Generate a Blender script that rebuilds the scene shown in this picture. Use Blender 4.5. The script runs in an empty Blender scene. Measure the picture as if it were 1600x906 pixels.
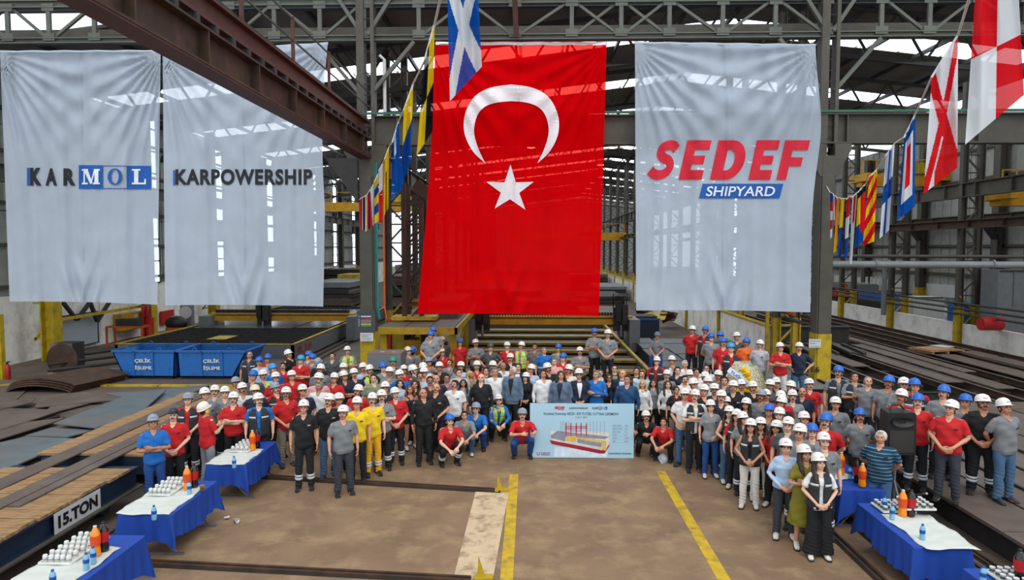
import bpy, bmesh, math, random
from mathutils import Vector, Matrix
R = random.Random(7)
PI = math.pi
sc = bpy.context.scene
COL = sc.collection
_ws = bpy.data.scenes.new('workshop')   # a side scene in which meshes are prepared

# ------------------------------------------------------------------ camera, sky, light, exposure
F, CXP, CYP, VX, VY, H = 1067.0, 800.0, 453.0, 828.0, 388.0, 5.05
cam_d = bpy.data.cameras.new('camera'); cam = bpy.data.objects.new('camera', cam_d); COL.objects.link(cam)
cam_d.sensor_width = 36.0; cam_d.sensor_fit = 'HORIZONTAL'; cam_d.lens = 36.0*F/1600.0
cam_d.clip_end = 600
cam.location = (0, 0, H)
cam.rotation_euler = (PI/2 - math.atan((CYP-VY)/F), 0, math.atan((VX-CXP)/F))
sc.camera = cam
world = bpy.data.worlds.new('overcast_sky'); sc.world = world; world.use_nodes = True
wb = world.node_tree.nodes['Background']; wb.inputs[0].default_value = (0.86, 0.93, 1.0, 1); wb.inputs[1].default_value = 1.3
def area(name, loc, sx, sy, power, rot=(0,0,0), col=(1,1,1)):
    d = bpy.data.lights.new(name, 'AREA'); d.shape = 'RECTANGLE'; d.size = sx; d.size_y = sy; d.energy = power; d.color = col
    o = bpy.data.objects.new(name, d); o.location = loc; o.rotation_euler = rot; COL.objects.link(o); return o
area('roof_light', (2, 45, 13.2), 46, 30, 3600, col=(.93,.97,1))
area('roof_light', (2, 85, 13.2), 46, 40, 4500, col=(.93,.97,1))
sun_d = bpy.data.lights.new('daylight', 'SUN'); sun_d.energy = 1.3; sun_d.angle = math.radians(35); sun_d.color = (1, .97, .92)
sun = bpy.data.objects.new('daylight', sun_d); sun.rotation_euler = (math.radians(38), 0, math.radians(12)); COL.objects.link(sun)
sc.view_settings.view_transform = 'Standard'; sc.view_settings.look = 'None'
sc.view_settings.gamma = 1; sc.view_settings.use_curve_mapping = False
sc.view_settings.exposure = 0.0

# ------------------------------------------------------------------ pixel -> place
_cm = cam.rotation_euler.to_matrix()
def ray(px, py): return _cm @ Vector(((px-CXP)/F, -(py-CYP)/F, -1.0))
def on_z(px, py, z=0.0):
    d = ray(px, py); t = (z-H)/d.z; return Vector((d.x*t, d.y*t, z))
def on_y(px, py, y):
    d = ray(px, py); t = y/d.y; return Vector((d.x*t, y, H+d.z*t))
def on_x(px, py, x):
    d = ray(px, py); t = x/d.x; return Vector((x, d.y*t, H+d.z*t))

# ------------------------------------------------------------------ materials
MATS = {}
def srgb(h):
    h = h.lstrip('#'); v = [int(h[i:i+2], 16)/255 for i in (0,2,4)]
    return tuple((c/12.92 if c <= .04045 else ((c+.055)/1.055)**2.4) for c in v)
def mat(name, col, rough=.6, metal=0., var=.15, scale=6., bump=.0, bscale=None, emit=0., stain=None, stain_amt=.4, stain_scale=.6, oc=False, stretch=None, coat=0.):
    if name in MATS: return MATS[name]
    m = bpy.data.materials.new(name); m.use_nodes = True; nt = m.node_tree; N = nt.nodes; L = nt.links
    b = N['Principled BSDF']; b.inputs['Roughness'].default_value = rough; b.inputs['Metallic'].default_value = metal
    if coat: b.inputs['Coat Weight'].default_value = coat
    c = srgb(col) if isinstance(col, str) else col
    tc = N.new('ShaderNodeTexCoord'); src = tc.outputs['Object']
    if stretch:
        mp = N.new('ShaderNodeMapping'); mp.inputs['Scale'].default_value = stretch; L.new(src, mp.inputs[0]); src = mp.outputs[0]
    nz = N.new('ShaderNodeTexNoise'); nz.inputs['Scale'].default_value = scale; nz.inputs['Detail'].default_value = 5; L.new(src, nz.inputs['Vector'])
    mr = N.new('ShaderNodeMapRange'); mr.inputs[1].default_value = .3; mr.inputs[2].default_value = .7; mr.inputs[3].default_value = 1-var; mr.inputs[4].default_value = 1+var; L.new(nz.outputs[0], mr.inputs[0])
    mx = N.new('ShaderNodeVectorMath'); mx.operation = 'SCALE'; L.new(mr.outputs[0], mx.inputs['Scale'])
    if oc:
        oi = N.new('ShaderNodeObjectInfo'); L.new(oi.outputs['Color'], mx.inputs[0])
    else: mx.inputs[0].default_value = c[:3]
    out = mx.outputs[0]
    if stain:
        n2 = N.new('ShaderNodeTexNoise'); n2.inputs['Scale'].default_value = stain_scale; n2.inputs['Detail'].default_value = 8; n2.inputs['Roughness'].default_value = .65; L.new(src, n2.inputs['Vector'])
        m2 = N.new('ShaderNodeMapRange'); m2.inputs[1].default_value = .48; m2.inputs[2].default_value = .66; m2.inputs[3].default_value = 0; m2.inputs[4].default_value = stain_amt; L.new(n2.outputs[0], m2.inputs[0])
        mm = N.new('ShaderNodeMix'); mm.data_type = 'RGBA'; L.new(m2.outputs[0], mm.inputs[0]); L.new(out, mm.inputs[6]); mm.inputs[7].default_value = (*srgb(stain), 1); out = mm.outputs[2]
    L.new(out, b.inputs['Base Color'])
    if bump:
        bz = N.new('ShaderNodeTexNoise'); bz.inputs['Scale'].default_value = bscale or scale*4; bz.inputs['Detail'].default_value = 4; L.new(src, bz.inputs['Vector'])
        bp = N.new('ShaderNodeBump'); bp.inputs['Strength'].default_value = bump; bp.inputs['Distance'].default_value = .02; L.new(bz.outputs[0], bp.inputs['Height']); L.new(bp.outputs[0], b.inputs['Normal'])
    if emit:
        b.inputs['Emission Color'].default_value = (*c[:3], 1); b.inputs['Emission Strength'].default_value = emit
    MATS[name] = m; return m
def sheer(name, col, transp, tcol=None, transl=.35):
    """thin woven cloth: diffuse + translucent, part of the light goes straight through"""
    m = bpy.data.materials.new(name); m.use_nodes = True; nt = m.node_tree; N = nt.nodes; L = nt.links
    N.remove(N['Principled BSDF']); c = srgb(col); out = N['Material Output']
    tc = N.new('ShaderNodeTexCoord'); nz = N.new('ShaderNodeTexNoise'); nz.inputs['Scale'].default_value = 1.2; nz.inputs['Detail'].default_value = 3; L.new(tc.outputs['Object'], nz.inputs['Vector'])
    mr = N.new('ShaderNodeMapRange'); mr.inputs[1].default_value=.3; mr.inputs[2].default_value=.7; mr.inputs[3].default_value=.94; mr.inputs[4].default_value=1.05; L.new(nz.outputs[0], mr.inputs[0])
    v = N.new('ShaderNodeVectorMath'); v.operation='SCALE'; v.inputs[0].default_value = c; L.new(mr.outputs[0], v.inputs['Scale'])
    d = N.new('ShaderNodeBsdfDiffuse'); L.new(v.outputs[0], d.inputs[0]); t = N.new('ShaderNodeBsdfTranslucent'); L.new(v.outputs[0], t.inputs[0])
    m1 = N.new('ShaderNodeMixShader'); m1.inputs[0].default_value = transl; L.new(d.outputs[0], m1.inputs[1]); L.new(t.outputs[0], m1.inputs[2])
    tr = N.new('ShaderNodeBsdfTransparent'); tr.inputs[0].default_value = (*(srgb(tcol) if tcol else (1,1,1)), 1)
    m2 = N.new('ShaderNodeMixShader'); m2.inputs[0].default_value = transp; L.new(m1.outputs[0], m2.inputs[1]); L.new(tr.outputs[0], m2.inputs[2]); L.new(m2.outputs[0], out.inputs[0])
    MATS[name] = m; return m

# ------------------------------------------------------------------ object helpers
def tag(o, label=None, cat=None, group=None, kind=None):
    if label: o['label'] = label
    if cat: o['category'] = cat
    if group: o['group'] = group
    if kind: o['kind'] = kind
    return o
def empty(name, loc=(0,0,0), rz=0, label=None, cat=None, group=None):
    o = bpy.data.objects.new(name, None); o.empty_display_size = .1; o.location = loc; o.rotation_euler = (0,0,rz); COL.objects.link(o)
    return tag(o, label, cat, group)
def put(name, me, m=None, parent=None, loc=None, mtx=None, color=None):
    o = bpy.data.objects.new(name, me); COL.objects.link(o)
    if m is not None and not me.materials:
        for q in (m if isinstance(m, (list, tuple)) else [m]): me.materials.append(q)
    if parent: o.parent = parent
    if mtx is not None: o.matrix_local = mtx
    elif loc is not None: o.location = loc
    if color: o.color = (*color, 1)
    return o
def mesh(bm, name='m', smooth=False):
    me = bpy.data.meshes.new(name); bm.normal_update(); bm.to_mesh(me); bm.free()
    if smooth:
        for p in me.polygons: p.use_smooth = True
    return me
def obj(name, bm, m, parent=None, smooth=False, loc=None, mtx=None, color=None):
    return put(name, mesh(bm, name, smooth), m, parent, loc, mtx, color)
def setmi(bm, n0, mi):
    bm.faces.ensure_lookup_table()
    for f in bm.faces[n0:]: f.material_index = mi
def box(bm, x0, x1, y0, y1, z0, z1, mi=0):
    v = [bm.verts.new(p) for p in ((x0,y0,z0),(x1,y0,z0),(x1,y1,z0),(x0,y1,z0),(x0,y0,z1),(x1,y0,z1),(x1,y1,z1),(x0,y1,z1))]
    for q in ((0,3,2,1),(4,5,6,7),(0,1,5,4),(1,2,6,5),(2,3,7,6),(3,0,4,7)):
        f = bm.faces.new([v[i] for i in q]); f.material_index = mi
    return v
def cbox(bm, c, s, mi=0): return box(bm, c[0]-s[0]/2, c[0]+s[0]/2, c[1]-s[1]/2, c[1]+s[1]/2, c[2]-s[2]/2, c[2]+s[2]/2, mi)
def bar(bm, a, b, w, h=None, mi=0, up=Vector((0,0,1))):
    """a straight bar of section w (across) by h (along up) from a to b"""
    a, b = Vector(a), Vector(b); h = h or w; d = (b-a)
    if d.length < 1e-6: return
    d.normalize()
    if abs(d.dot(up)) > .98: up = Vector((0,1,0))
    s = d.cross(up).normalized(); u = s.cross(d).normalized()
    v = []
    for p in (a, b):
        for i, j in ((-1,-1),(1,-1),(1,1),(-1,1)): v.append(bm.verts.new(p + s*(i*w/2) + u*(j*h/2)))
    for q in ((0,1,2,3),(7,6,5,4),(0,4,5,1),(1,5,6,2),(2,6,7,3),(3,7,4,0)):
        f = bm.faces.new([v[i] for i in q]); f.material_index = mi
def ibeam(bm, a, b, w, h, t=.03, mi=0, up=Vector((0,0,1))):
    """rolled I section: two flanges and a web"""
    a, b = Vector(a), Vector(b); d = (b-a).normalized()
    if abs(d.dot(up)) > .98: up = Vector((0,1,0))
    s = d.cross(up).normalized(); u = s.cross(d).normalized(); o = u*(h/2-t/2)
    bar(bm, a+o, b+o, w, t, mi, up); bar(bm, a-o, b-o, w, t, mi, up); bar(bm, a, b, t, h-2*t, mi, up)
def tube(bm, pts, rad, n=8, mi=0, lat=None, caps=True):
    pts = [Vector(p) for p in pts]; rings = []
    if not isinstance(rad, (list, tuple)): rad = [rad]*len(pts)
    prev = None
    for i, p in enumerate(pts):
        d = (pts[min(i+1, len(pts)-1)] - pts[max(i-1, 0)]).normalized()
        if lat is not None: s = (lat - d*lat.dot(d)).normalized()
        elif prev is None:
            q = Vector((0,0,1)) if abs(d.z) < .9 else Vector((0,1,0)); s = d.cross(q).normalized()
        else: s = (prev - d*prev.dot(d)).normalized()
        prev = s; u = d.cross(s).normalized()
        rx, ry = rad[i] if isinstance(rad[i], (list, tuple)) else (rad[i], rad[i])
        rings.append([bm.verts.new(p + s*(rx*math.cos(2*PI*k/n)) + u*(ry*math.sin(2*PI*k/n))) for k in range(n)])
    for a, b in zip(rings, rings[1:]):
        for k in range(n):
            f = bm.faces.new((a[k], a[(k+1)%n], b[(k+1)%n], b[k])); f.material_index = mi
    if caps:
        f = bm.faces.new(rings[0][::-1]); f.material_index = mi; f = bm.faces.new(rings[-1]); f.material_index = mi
    return rings
def lathe(bm, prof, n=16, c=(0,0,0), mi=0):
    c = Vector(c); rings = []
    for r, z in prof:
        rings.append([bm.verts.new(c + Vector((r*math.cos(2*PI*k/n), r*math.sin(2*PI*k/n), z))) for k in range(n)] if r > 1e-5 else [bm.verts.new(c+Vector((0,0,z)))])
    for a, b in zip(rings, rings[1:]):
        for k in range(n):
            q = [a[k%len(a)], a[(k+1)%len(a)], b[(k+1)%len(b)], b[k%len(b)]]
            q = list(dict.fromkeys(q))
            if len(q) > 2:
                f = bm.faces.new(q); f.material_index = mi
def ell(bm, c, r, nu=12, nv=8, M=None, mi=0):
    c = Vector(c); r = r if isinstance(r, (tuple, list)) else (r, r, r); rings = []
    for j in range(nv+1):
        a = PI*j/nv - PI/2
        if j in (0, nv): pts = [Vector((0,0,r[2]*math.sin(a)))]
        else: pts = [Vector((r[0]*math.cos(a)*math.cos(2*PI*k/nu), r[1]*math.cos(a)*math.sin(2*PI*k/nu), r[2]*math.sin(a))) for k in range(nu)]
        rings.append([bm.verts.new(c + (M @ p if M else p)) for p in pts])
    for a, b in zip(rings, rings[1:]):
        for k in range(nu):
            q = list(dict.fromkeys([a[k%len(a)], a[(k+1)%len(a)], b[(k+1)%len(b)], b[k%len(b)]]))
            if len(q) > 2:
                f = bm.faces.new(q); f.material_index = mi
def solid(b, **k):
    b.normal_update(); bmesh.ops.solidify(b, **k)
def poly(bm, pts, mi=0):
    f = bm.faces.new([bm.verts.new(p) for p in pts]); f.material_index = mi; return f
def slab(bm, pts, t, mi=0):
    """a flat plate: outline pts (counterclockwise from above) thickened down by t"""
    a = [bm.verts.new(p) for p in pts]; b = [bm.verts.new(Vector(p)-Vector((0,0,t))) for p in pts]; n = len(a)
    f = bm.faces.new(a); f.material_index = mi; f = bm.faces.new(b[::-1]); f.material_index = mi
    for i in range(n):
        f = bm.faces.new((a[i], b[i], b[(i+1)%n], a[(i+1)%n])); f.material_index = mi
def text_mesh(s, size, bold=0.0, shear=0.0, space=1.0, extrude=0.0, align='CENTER'):
    cu = bpy.data.curves.new('txt', 'FONT'); cu.body = s; cu.size = size; cu.offset = bold; cu.shear = shear; cu.space_character = space
    cu.extrude = extrude; cu.align_x = align; cu.align_y = 'BOTTOM_BASELINE' if False else 'CENTER'; cu.resolution_u = 4
    o = bpy.data.objects.new('txt', cu); _ws.collection.objects.link(o); vl = _ws.view_layers[0]; vl.update()
    me = bpy.data.meshes.new_from_object(o.evaluated_get(vl.depsgraph))
    bpy.data.objects.remove(o); bpy.data.curves.remove(cu)
    return me
def text_fit(s, w, h, **k):
    """text mesh scaled to exactly w x h, centred, in the XY plane"""
    me = text_mesh(s, 1.0, **k); xs = [v.co.x for v in me.vertices]; ys = [v.co.y for v in me.vertices]
    x0, x1, y0, y1 = min(xs), max(xs), min(ys), max(ys)
    for v in me.vertices:
        v.co.x = ((v.co.x-x0)/(x1-x0)-.5)*w; v.co.y = ((v.co.y-y0)/(y1-y0)-.5)*h
    return me
# ------------------------------------------------------------------ the hall
YB = 24.0; XL, XR = -5.7, 10.15; XW, XO = -21.5, 27.0; XP = 21.0
m_floor = mat('floor_concrete', '#80664c', rough=.72, var=.2, scale=1.1, stain='#a58b66', stain_amt=.6, stain_scale=1.5, bump=.3, bscale=14)
m_steel = mat('painted_steel_olive', '#4a463c', rough=.6, var=.2, scale=2, stain='#3a352d', stain_amt=.6)
m_steelg = mat('painted_steel_grey_green', '#5a5c53', rough=.55, var=.15, scale=3, stain='#4c4a42', stain_amt=.5)
m_dark = mat('dark_steel', '#2b2926', rough=.6, var=.25, scale=3)
m_rust = mat('rusty_brown_steel', '#3d2a1c', rough=.7, var=.25, scale=3, stain='#5f3a22', stain_amt=.6, stain_scale=1.5)
m_rustr = mat('red_oxide_steel', '#4e281d', rough=.6, var=.2, scale=3, stain='#3c221a', stain_amt=.5)
m_yel = mat('yellow_paint', '#b89c12', rough=.5, var=.12, scale=3, stain='#6b5c1c', stain_amt=.6, stain_scale=2.5)
m_yelb = mat('bright_yellow_paint', '#c8920c', rough=.45, var=.1, scale=3, stain='#7a5c14', stain_amt=.4, stain_scale=2)
m_wallc = mat('whitewashed_concrete', '#ebe9e1', rough=.85, var=.08, scale=2, stain='#8f897c', stain_amt=.45, stain_scale=1.2)
m_sheet = mat('wall_sheet_grey', '#9b9d96', rough=.6, var=.1, scale=2, stain='#6c6a60', stain_amt=.4)
m_roof = mat('roof_sheet', '#6d6c68', rough=.7, var=.12, scale=1, stain='#4d4a44', stain_amt=.4)
m_sky = mat('skylight_pane', '#eef6ff', rough=.5, var=.02, emit=3.0)
m_win = mat('window_pane_daylight', '#e6f1ff', rough=.5, var=.02, emit=5.0)
m_wood = mat('plank_wood', '#9c7a52', rough=.8, var=.3, scale=3, stretch=(.6,6,6), stain='#5c432c', stain_amt=.6, stain_scale=2, bump=.4)
m_plate = mat('steel_plate_grey', '#5e666a', rough=.5, var=.15, scale=2, stain='#70604f', stain_amt=.5, stain_scale=.8)
m_plateb = mat('steel_plate_brown', '#5c4e44', rough=.6, var=.2, scale=2, stain='#6f675e', stain_amt=.5, stain_scale=.9)
m_bluep = mat('blue_paint_worn', '#1462ae', rough=.5, var=.15, scale=3, stain='#1d3a58', stain_amt=.6, stain_scale=3)
m_bluedk = mat('dark_blue_paint', '#16283c', rough=.5, var=.2, scale=3)
m_red = mat('red_paint', '#b01818', rough=.45, var=.1, scale=4); m_orange = mat('orange_paint', '#b8501c', rough=.5, var=.15)
m_white = mat('white_paint', '#c9cac6', rough=.5, var=.06, scale=3); m_blk = mat('black_paint', '#121212', rough=.5, var=.1)
m_grey = mat('grey_paint', '#6f7375', rough=.5, var=.12, scale=3); m_green = mat('green_paint', '#2a5c46', rough=.5, var=.12)
m_yline = mat('floor_line_yellow', '#c4a11e', rough=.75, var=.12, scale=6, stain='#7c6738', stain_amt=.75, stain_scale=4)
m_patch = mat('pale_floor_patch', '#c8b08e', rough=.85, var=.08, scale=5, stain='#7c6850', stain_amt=.8, stain_scale=3)
m_alu = mat('bare_metal', '#9a9c9c', rough=.35, metal=.8, var=.08)

def st(name, bm, m, parent=None, **k):
    o = obj(name, bm, m, parent, **k); tag(o, kind='structure'); return o
b = bmesh.new(); box(b, -45, 45, -12, 190, -.3, 0); floor = st('floor', b, m_floor)
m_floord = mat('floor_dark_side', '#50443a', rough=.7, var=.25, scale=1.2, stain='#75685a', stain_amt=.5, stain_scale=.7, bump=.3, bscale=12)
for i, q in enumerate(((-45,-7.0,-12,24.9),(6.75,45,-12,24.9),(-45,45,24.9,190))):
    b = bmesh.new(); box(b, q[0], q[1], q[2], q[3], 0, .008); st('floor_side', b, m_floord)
for i, (x, y0, y1) in enumerate(((-.35, 5.5, 15), (2.97, 5.5, 15.3))):
    b = bmesh.new(); box(b, x-.10, x+.10, y0, y1, 0, .006); st('floor_line', b, m_yline)
q = [on_z(*p) for p in ((708,906),(770,906),(795,770),(743,769))]
b = bmesh.new(); slab(b, [p+Vector((0,0,.012)) for p in q], .012); st('floor_patch', b, m_patch)
# rails let into the floor
def rail(a, c, label):
    a, c = Vector(a), Vector(c); d = (c-a).normalized(); s = d.cross(Vector((0,0,1)))
    r = empty('floor_rail', a, 0, label, 'rail')
    b = bmesh.new(); bar(b, s*0+Vector((0,0,.012)), c-a+Vector((0,0,.012)), .20, .02); obj('rail_bed', b, m_dark, r)
    for k, z in ((-.055,.03),(.045,.03)):
        b = bmesh.new(); bar(b, s*k+Vector((0,0,z)), c-a+s*k+Vector((0,0,z)), .045, .05); obj('rail_head', b, m_rust, r)
rail(on_z(395,745), on_z(783,768.5), 'rusty crosswise floor rail ending at the yellow stop by the pale patch')
rail(on_z(150,877), on_z(735,908), 'rusty crosswise floor rail along the bottom of the picture')
for x, l in ((5.35,'rusty lengthwise floor rail under the right-hand tables, inner one'),(5.95,'rusty lengthwise floor rail under the right-hand tables, outer one'),(7.05,'rusty lengthwise floor rail close along the right steel platform'),(7.35,'rusty lengthwise floor rail at the foot of the right steel platform')):
    rail((x, 6, 0), (x, 21, 0), l)
for x, l in ((-7.35,'rusty lengthwise floor rail beside the wooden-decked cart'),(-9.6,'rusty lengthwise floor rail running under the cart')): rail((x, 6, 0), (x, 20, 0), l)
def stopper(px, py, label):
    p = on_z(px, py); r = empty('rail_stop', p, 0, label, 'rail stop')
    b = bmesh.new(); cbox(b, (0,0,.03), (.28,.16,.06)); obj('foot', b, m_yel, r)
    b = bmesh.new(); vs = [(-.10,-.03,.06),(.02,-.03,.06),(-.08,-.03,.36)]
    v = [b.verts.new((x, y+dy, z)) for dy in (0,.05) for x, y, z in vs]
    b.faces.new(v[:3]); b.faces.new(v[3:][::-1]); [b.faces.new((v[i], v[3+i], v[3+(i+1)%3], v[(i+1)%3])) for i in range(3)]
    obj('upright', b, m_yel, r)
stopper(784, 768, 'yellow steel rail stop at the end of the upper floor rail'); stopper(756, 906, 'yellow steel rail stop on the pale patch at the bottom edge')

# ---- side walls
def side_wall(name, x, y0, y1, step, zlow, windows, zlo_m, top):
    s = 1 if x > 0 else -1
    b = bmesh.new(); box(b, x, x+s*.3, y0, y1, 0, .35); w = st(name, b, m_wallc)
    n = int((y1-y0)/step)
    b = bmesh.new(); box(b, min(x+s*.14,x+s*.2), max(x+s*.14,x+s*.2), y0, y1, 0, top); st('sky_block_sheet', b, m_dark, w)  # added behind the panels to stop sky light showing through their gaps
    for i in range(n):
        a, c = y0+i*step, y0+(i+1)*step
        b = bmesh.new(); box(b, min(x,x+s*.22), max(x,x+s*.22), a+.03, c-.03, .35, zlow); st('lower_panel', b, zlo_m, w)
        z = zlow
        for j in range(3):
            z1 = zlow+(top-zlow)*(j+1)/3
            win = [q for q in windows if a <= q < c]
            segs = [(a+.03, c-.03)]
            for q in win: segs = [(a+.03, q), (q+1.5, c-.03)]
            for u, v in segs:
                if v-u < .1: continue
                b = bmesh.new(); box(b, min(x,x+s*.1), max(x,x+s*.1), u, v, z+.02, z1-.02)
                for k in range(int((v-u)/.9)): yy = u+.45+k*.9; box(b, min(x,x-s*.05), max(x,x-s*.05), yy-.06, yy+.06, z+.02, z1-.02)
                st('sheet_panel', b, m_sheet, w)
            z = z1
    for k, q in enumerate(windows):
        b = bmesh.new(); r = st('window_%d' % (len([o for o in COL.objects if o.name.startswith('window_')])+1), b, m_steelg, None); b = bmesh.new()
        for yy in (q, q+1.5): box(b, min(x,x-s*.08), max(x,x-s*.08), yy-.05, yy+.05, zlow, top)
        st('window_frame', b, m_dark, r); m_ = int((top-zlow)/1.3)
        for j in range(m_):
            if (j+k) % 5 == 3: continue
            z0 = zlow+j*1.3; b = bmesh.new(); box(b, min(x,x+s*.05), max(x,x+s*.05), q+.05, q+1.45, z0+.05, z0+1.25); st('pane', b, m_win, r)
        for j in range(m_+1):
            b = bmesh.new(); box(b, min(x,x-s*.06), max(x,x-s*.06), q, q+1.5, zlow+j*1.3-.05, zlow+j*1.3+.05); st('glazing_bar', b, m_dark, r)
    for z in (3.4, 5.2, 7.0, 9.2, 11):
        b = bmesh.new(); bar(b, (x-s*.14, y0, z), (x-s*.14, y1, z), .12, .16); st('wall_girt', b, m_steel)
    return w
side_wall('wall_left', XW-1.0, 20, 110, 7.5, 3.0, [39.4, 48.2, 58.0, 70.6, 77.6, 86, 94], m_wallc, 14.0)
side_wall('wall_right', XO, 20, 110, 7.5, 1.4, [90, 99], m_wallc, 12.5)
# white-painted strips in place of the bright daylight slot low on the right wall
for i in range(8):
    b = bmesh.new(); box(b, XO-.12, XO-.04, 24+i*6.3, 29.6+i*6.3, 1.9, 2.7); st('light_slot_strip.%03d' % i if i else 'light_slot_strip', b, m_white)
b = bmesh.new(); box(b, XW-1, XO, 150, 150.3, 0, 16); st('wall_back', b, m_sheet)
# ---- roof: sheets, skylights, trusses, purlins
def zroof(x): return 16.4-.115*abs(x-10)
XA, XZ = XW-1, XO+.3
ys = [26]; sky = []
y = 34.8
while y < 150: sky.append((y, y+2.3)); y += 10.4
prev = 26.0; root = None
def roofstrip(a, c):
    b = bmesh.new()
    for x0, x1 in ((XA,10),(10,XZ)):
        v = [(x0,a,zroof(x0)),(x1,a,zroof(x1)),(x1,c,zroof(x1)),(x0,c,zroof(x0))]
        slab(b, [Vector(p)+Vector((0,0,.12)) for p in v], .12)
    return b
for k, (a, c) in enumerate(sky):
    st('roof_sheet', roofstrip(prev, a), m_roof); prev = c
    x = XA
    b = bmesh.new(); s = st('skylight', b, m_sky); i = 0
    while x < XZ-.5:
        x1 = min(x+2.2, XZ)
        if not (x < 10 < x1):
            b = bmesh.new(); slab(b, [Vector(p)+Vector((0,0,.06)) for p in ((x+.08,a,zroof(x)),(x1-.08,a,zroof(x1)),(x1-.08,c,zroof(x1)),(x+.08,c,zroof(x)))], .04); o = st('pane', b, m_sky, s)
        x = x1; i += 1
st('roof_sheet', roofstrip(prev, 150), m_roof)
x = XA+1
while x < XZ:
    b = bmesh.new(); bar(b, (x,26,zroof(x)-.2), (x,150,zroof(x)-.2), .12, .2); st('roof_purlin', b, m_dark); x += 2.6
for k in range(11):
    Y = 31.0+k*10.4; r = empty('roof_truss', (0,Y,0)); tag(r, kind='structure')
    for name, zb in (('top_chord',0),('bottom_chord',1)):
        b = bmesh.new()
        for x0, x1 in ((XA,10),(10,XZ)):
            if zb: bar(b, (x0,0,zroof(x0)-2.3 if x0 != 10 else 13.9), (x1,0,zroof(x1)-2.3 if x1 != 10 else 13.9), .16, .2)
            else: bar(b, (x0,0,zroof(x0)-.35), (x1,0,zroof(x1)-.35), .16, .2)
        st(name, b, m_dark, r)
    n = 20 if k < 5 else 14
    w = bmesh.new()
    for i in range(n):
        x0 = XA+(XZ-XA)*i/n; x1 = XA+(XZ-XA)*(i+1)/n
        lo = lambda x: zroof(x)-2.3
        hi = lambda x: zroof(x)-.35
        if k < 3:
            w2 = bmesh.new(); bar(w2, (x0,0,lo(x0)), ((x0+x1)/2,0,hi((x0+x1)/2)), .09); st('web_member', w2, m_dark, r)
            w2 = bmesh.new(); bar(w2, ((x0+x1)/2,0,hi((x0+x1)/2)), (x1,0,lo(x1)), .09); st('web_member', w2, m_dark, r)
        else:
            bar(w, (x0,0,lo(x0)), ((x0+x1)/2,0,hi((x0+x1)/2)), .09); bar(w, ((x0+x1)/2,0,hi((x0+x1)/2)), (x1,0,lo(x1)), .09)
    if k >= 3: tag(obj('web_members', w, m_dark, r), kind='stuff')
    else: w.free()
# hanging high-bay lamps that glow in the far hall
def lamp(px, py, Y, label):
    p = on_y(px, py, Y); r = empty('high_bay_lamp', p, 0, label, 'lamp', 'high bay lamps under the roof')
    b = bmesh.new(); lathe(b, [(.10,.35),(.14,.25),(.32,.02),(.33,0)], 14); obj('shade', b, m_grey, r)
    b = bmesh.new(); lathe(b, [(0,-.03),(.18,-.02),(.29,.01),(0,.015)], 14); obj('bulb', b, mat('lamp_glow', '#fff2d8', emit=14), r)
    b = bmesh.new(); zt = zroof(p.x)-p.z-.4; bar(b, (0,0,.3), (0,0,zt), .03); obj('cable', b, m_dark, r)
for a in ((496,59,40,'glowing high bay lamp left of the left column, above the white banner corner'),(557,121,40,'glowing high bay lamp just left of the left column'),(957,231,44,'glowing high bay lamp under the girder between flag and right banner'),(830,231,46,'glowing high bay lamp seen through the red flag'),(938,258,60,'small glowing lamp beside the lower right of the flag cloth'),(346,64,38,'glowing high bay lamp behind the rusty crane beam')):
    lamp(*a)
# ---- column lines running into the depth
def lattice_column(x, y, top, ysp=.75, label=None, zy=2.2):
    r = empty('lattice_column', (x, y, 0)); tag(r, kind='structure')
    s = 1 if x > 0 else -1
    for xx in (0, s*.8):
        b = bmesh.new(); ibeam(b, (xx,0,zy), (xx,0,top), .26, .28, .04, up=Vector((1,0,0))); st('chord', b, m_steel, r)
        b = bmesh.new(); ibeam(b, (xx,0,0), (xx,0,zy), .30, .32, .05, up=Vector((1,0,0))); st('painted_foot', b, m_yel, r)
    z = .2; i = 0
    lowb, upb = bmesh.new(), bmesh.new()
    while z < top-1:
        t = lowb if z < zy-.3 else upb
        bar(t, (0 if i%2 else s*.8,0,z), (s*.8 if i%2 else 0,0,z+.85), .07); bar(t, (0,0,z), (s*.8,0,z), .06); z += .85; i += 1
    tag(obj('lacing_painted', lowb, m_yel, r), kind='stuff'); tag(obj('lacing', upb, m_steel, r), kind='stuff')
for k in range(12): lattice_column(XR, 28.3+7.3*k, 14.5)
for k in range(12): lattice_column(XL, 31.3+7.3*k, 14.0)
for k in range(9): lattice_column(XP, 33.9+6.3*(k-1), 13.0)
for k in range(8):
    x = XW; y = 30+7.9*k; r = empty('wall_column', (x, y, 0)); tag(r, kind='structure')
    b = bmesh.new(); ibeam(b, (0,0,2.9), (0,0,13.5), .5, .5, .05, up=Vector((1,0,0))); st('chord', b, m_steel, r)
    b = bmesh.new(); ibeam(b, (0,0,0), (0,0,2.9), .6, .6, .06, up=Vector((1,0,0))); st('painted_foot', b, m_yel, r)
    b = bmesh.new(); bar(b, (-.8,0,.9), (-.2,0,1.7), .08); bar(b, (-.8,0,2.6), (-.2,0,2.6), .08); bar(b, (-.8,0,1.0), (-.2,0,1.0), .08); st('brace', b, m_yel, r)
for k in range(7):
    x = XO-.4; y = 32+7.6*k; r = empty('wall_column', (x, y, 0)); tag(r, kind='structure')
    b = bmesh.new(); ibeam(b, (0,0,2.4), (0,0,12), .5, .5, .05, up=Vector((1,0,0))); st('chord', b, m_steel, r)
    b = bmesh.new(); ibeam(b, (0,0,0), (0,0,2.4), .52, .52, .05, up=Vector((1,0,0))); st('painted_foot', b, m_yel, r)
    b = bmesh.new(); bar(b, (0,0,5.4), (-.7,0,6.3), .5,.2); box(b, -.9, 0, -.25, .25, 6.3, 6.5); st('corbel', b, m_dark, r)
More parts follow.
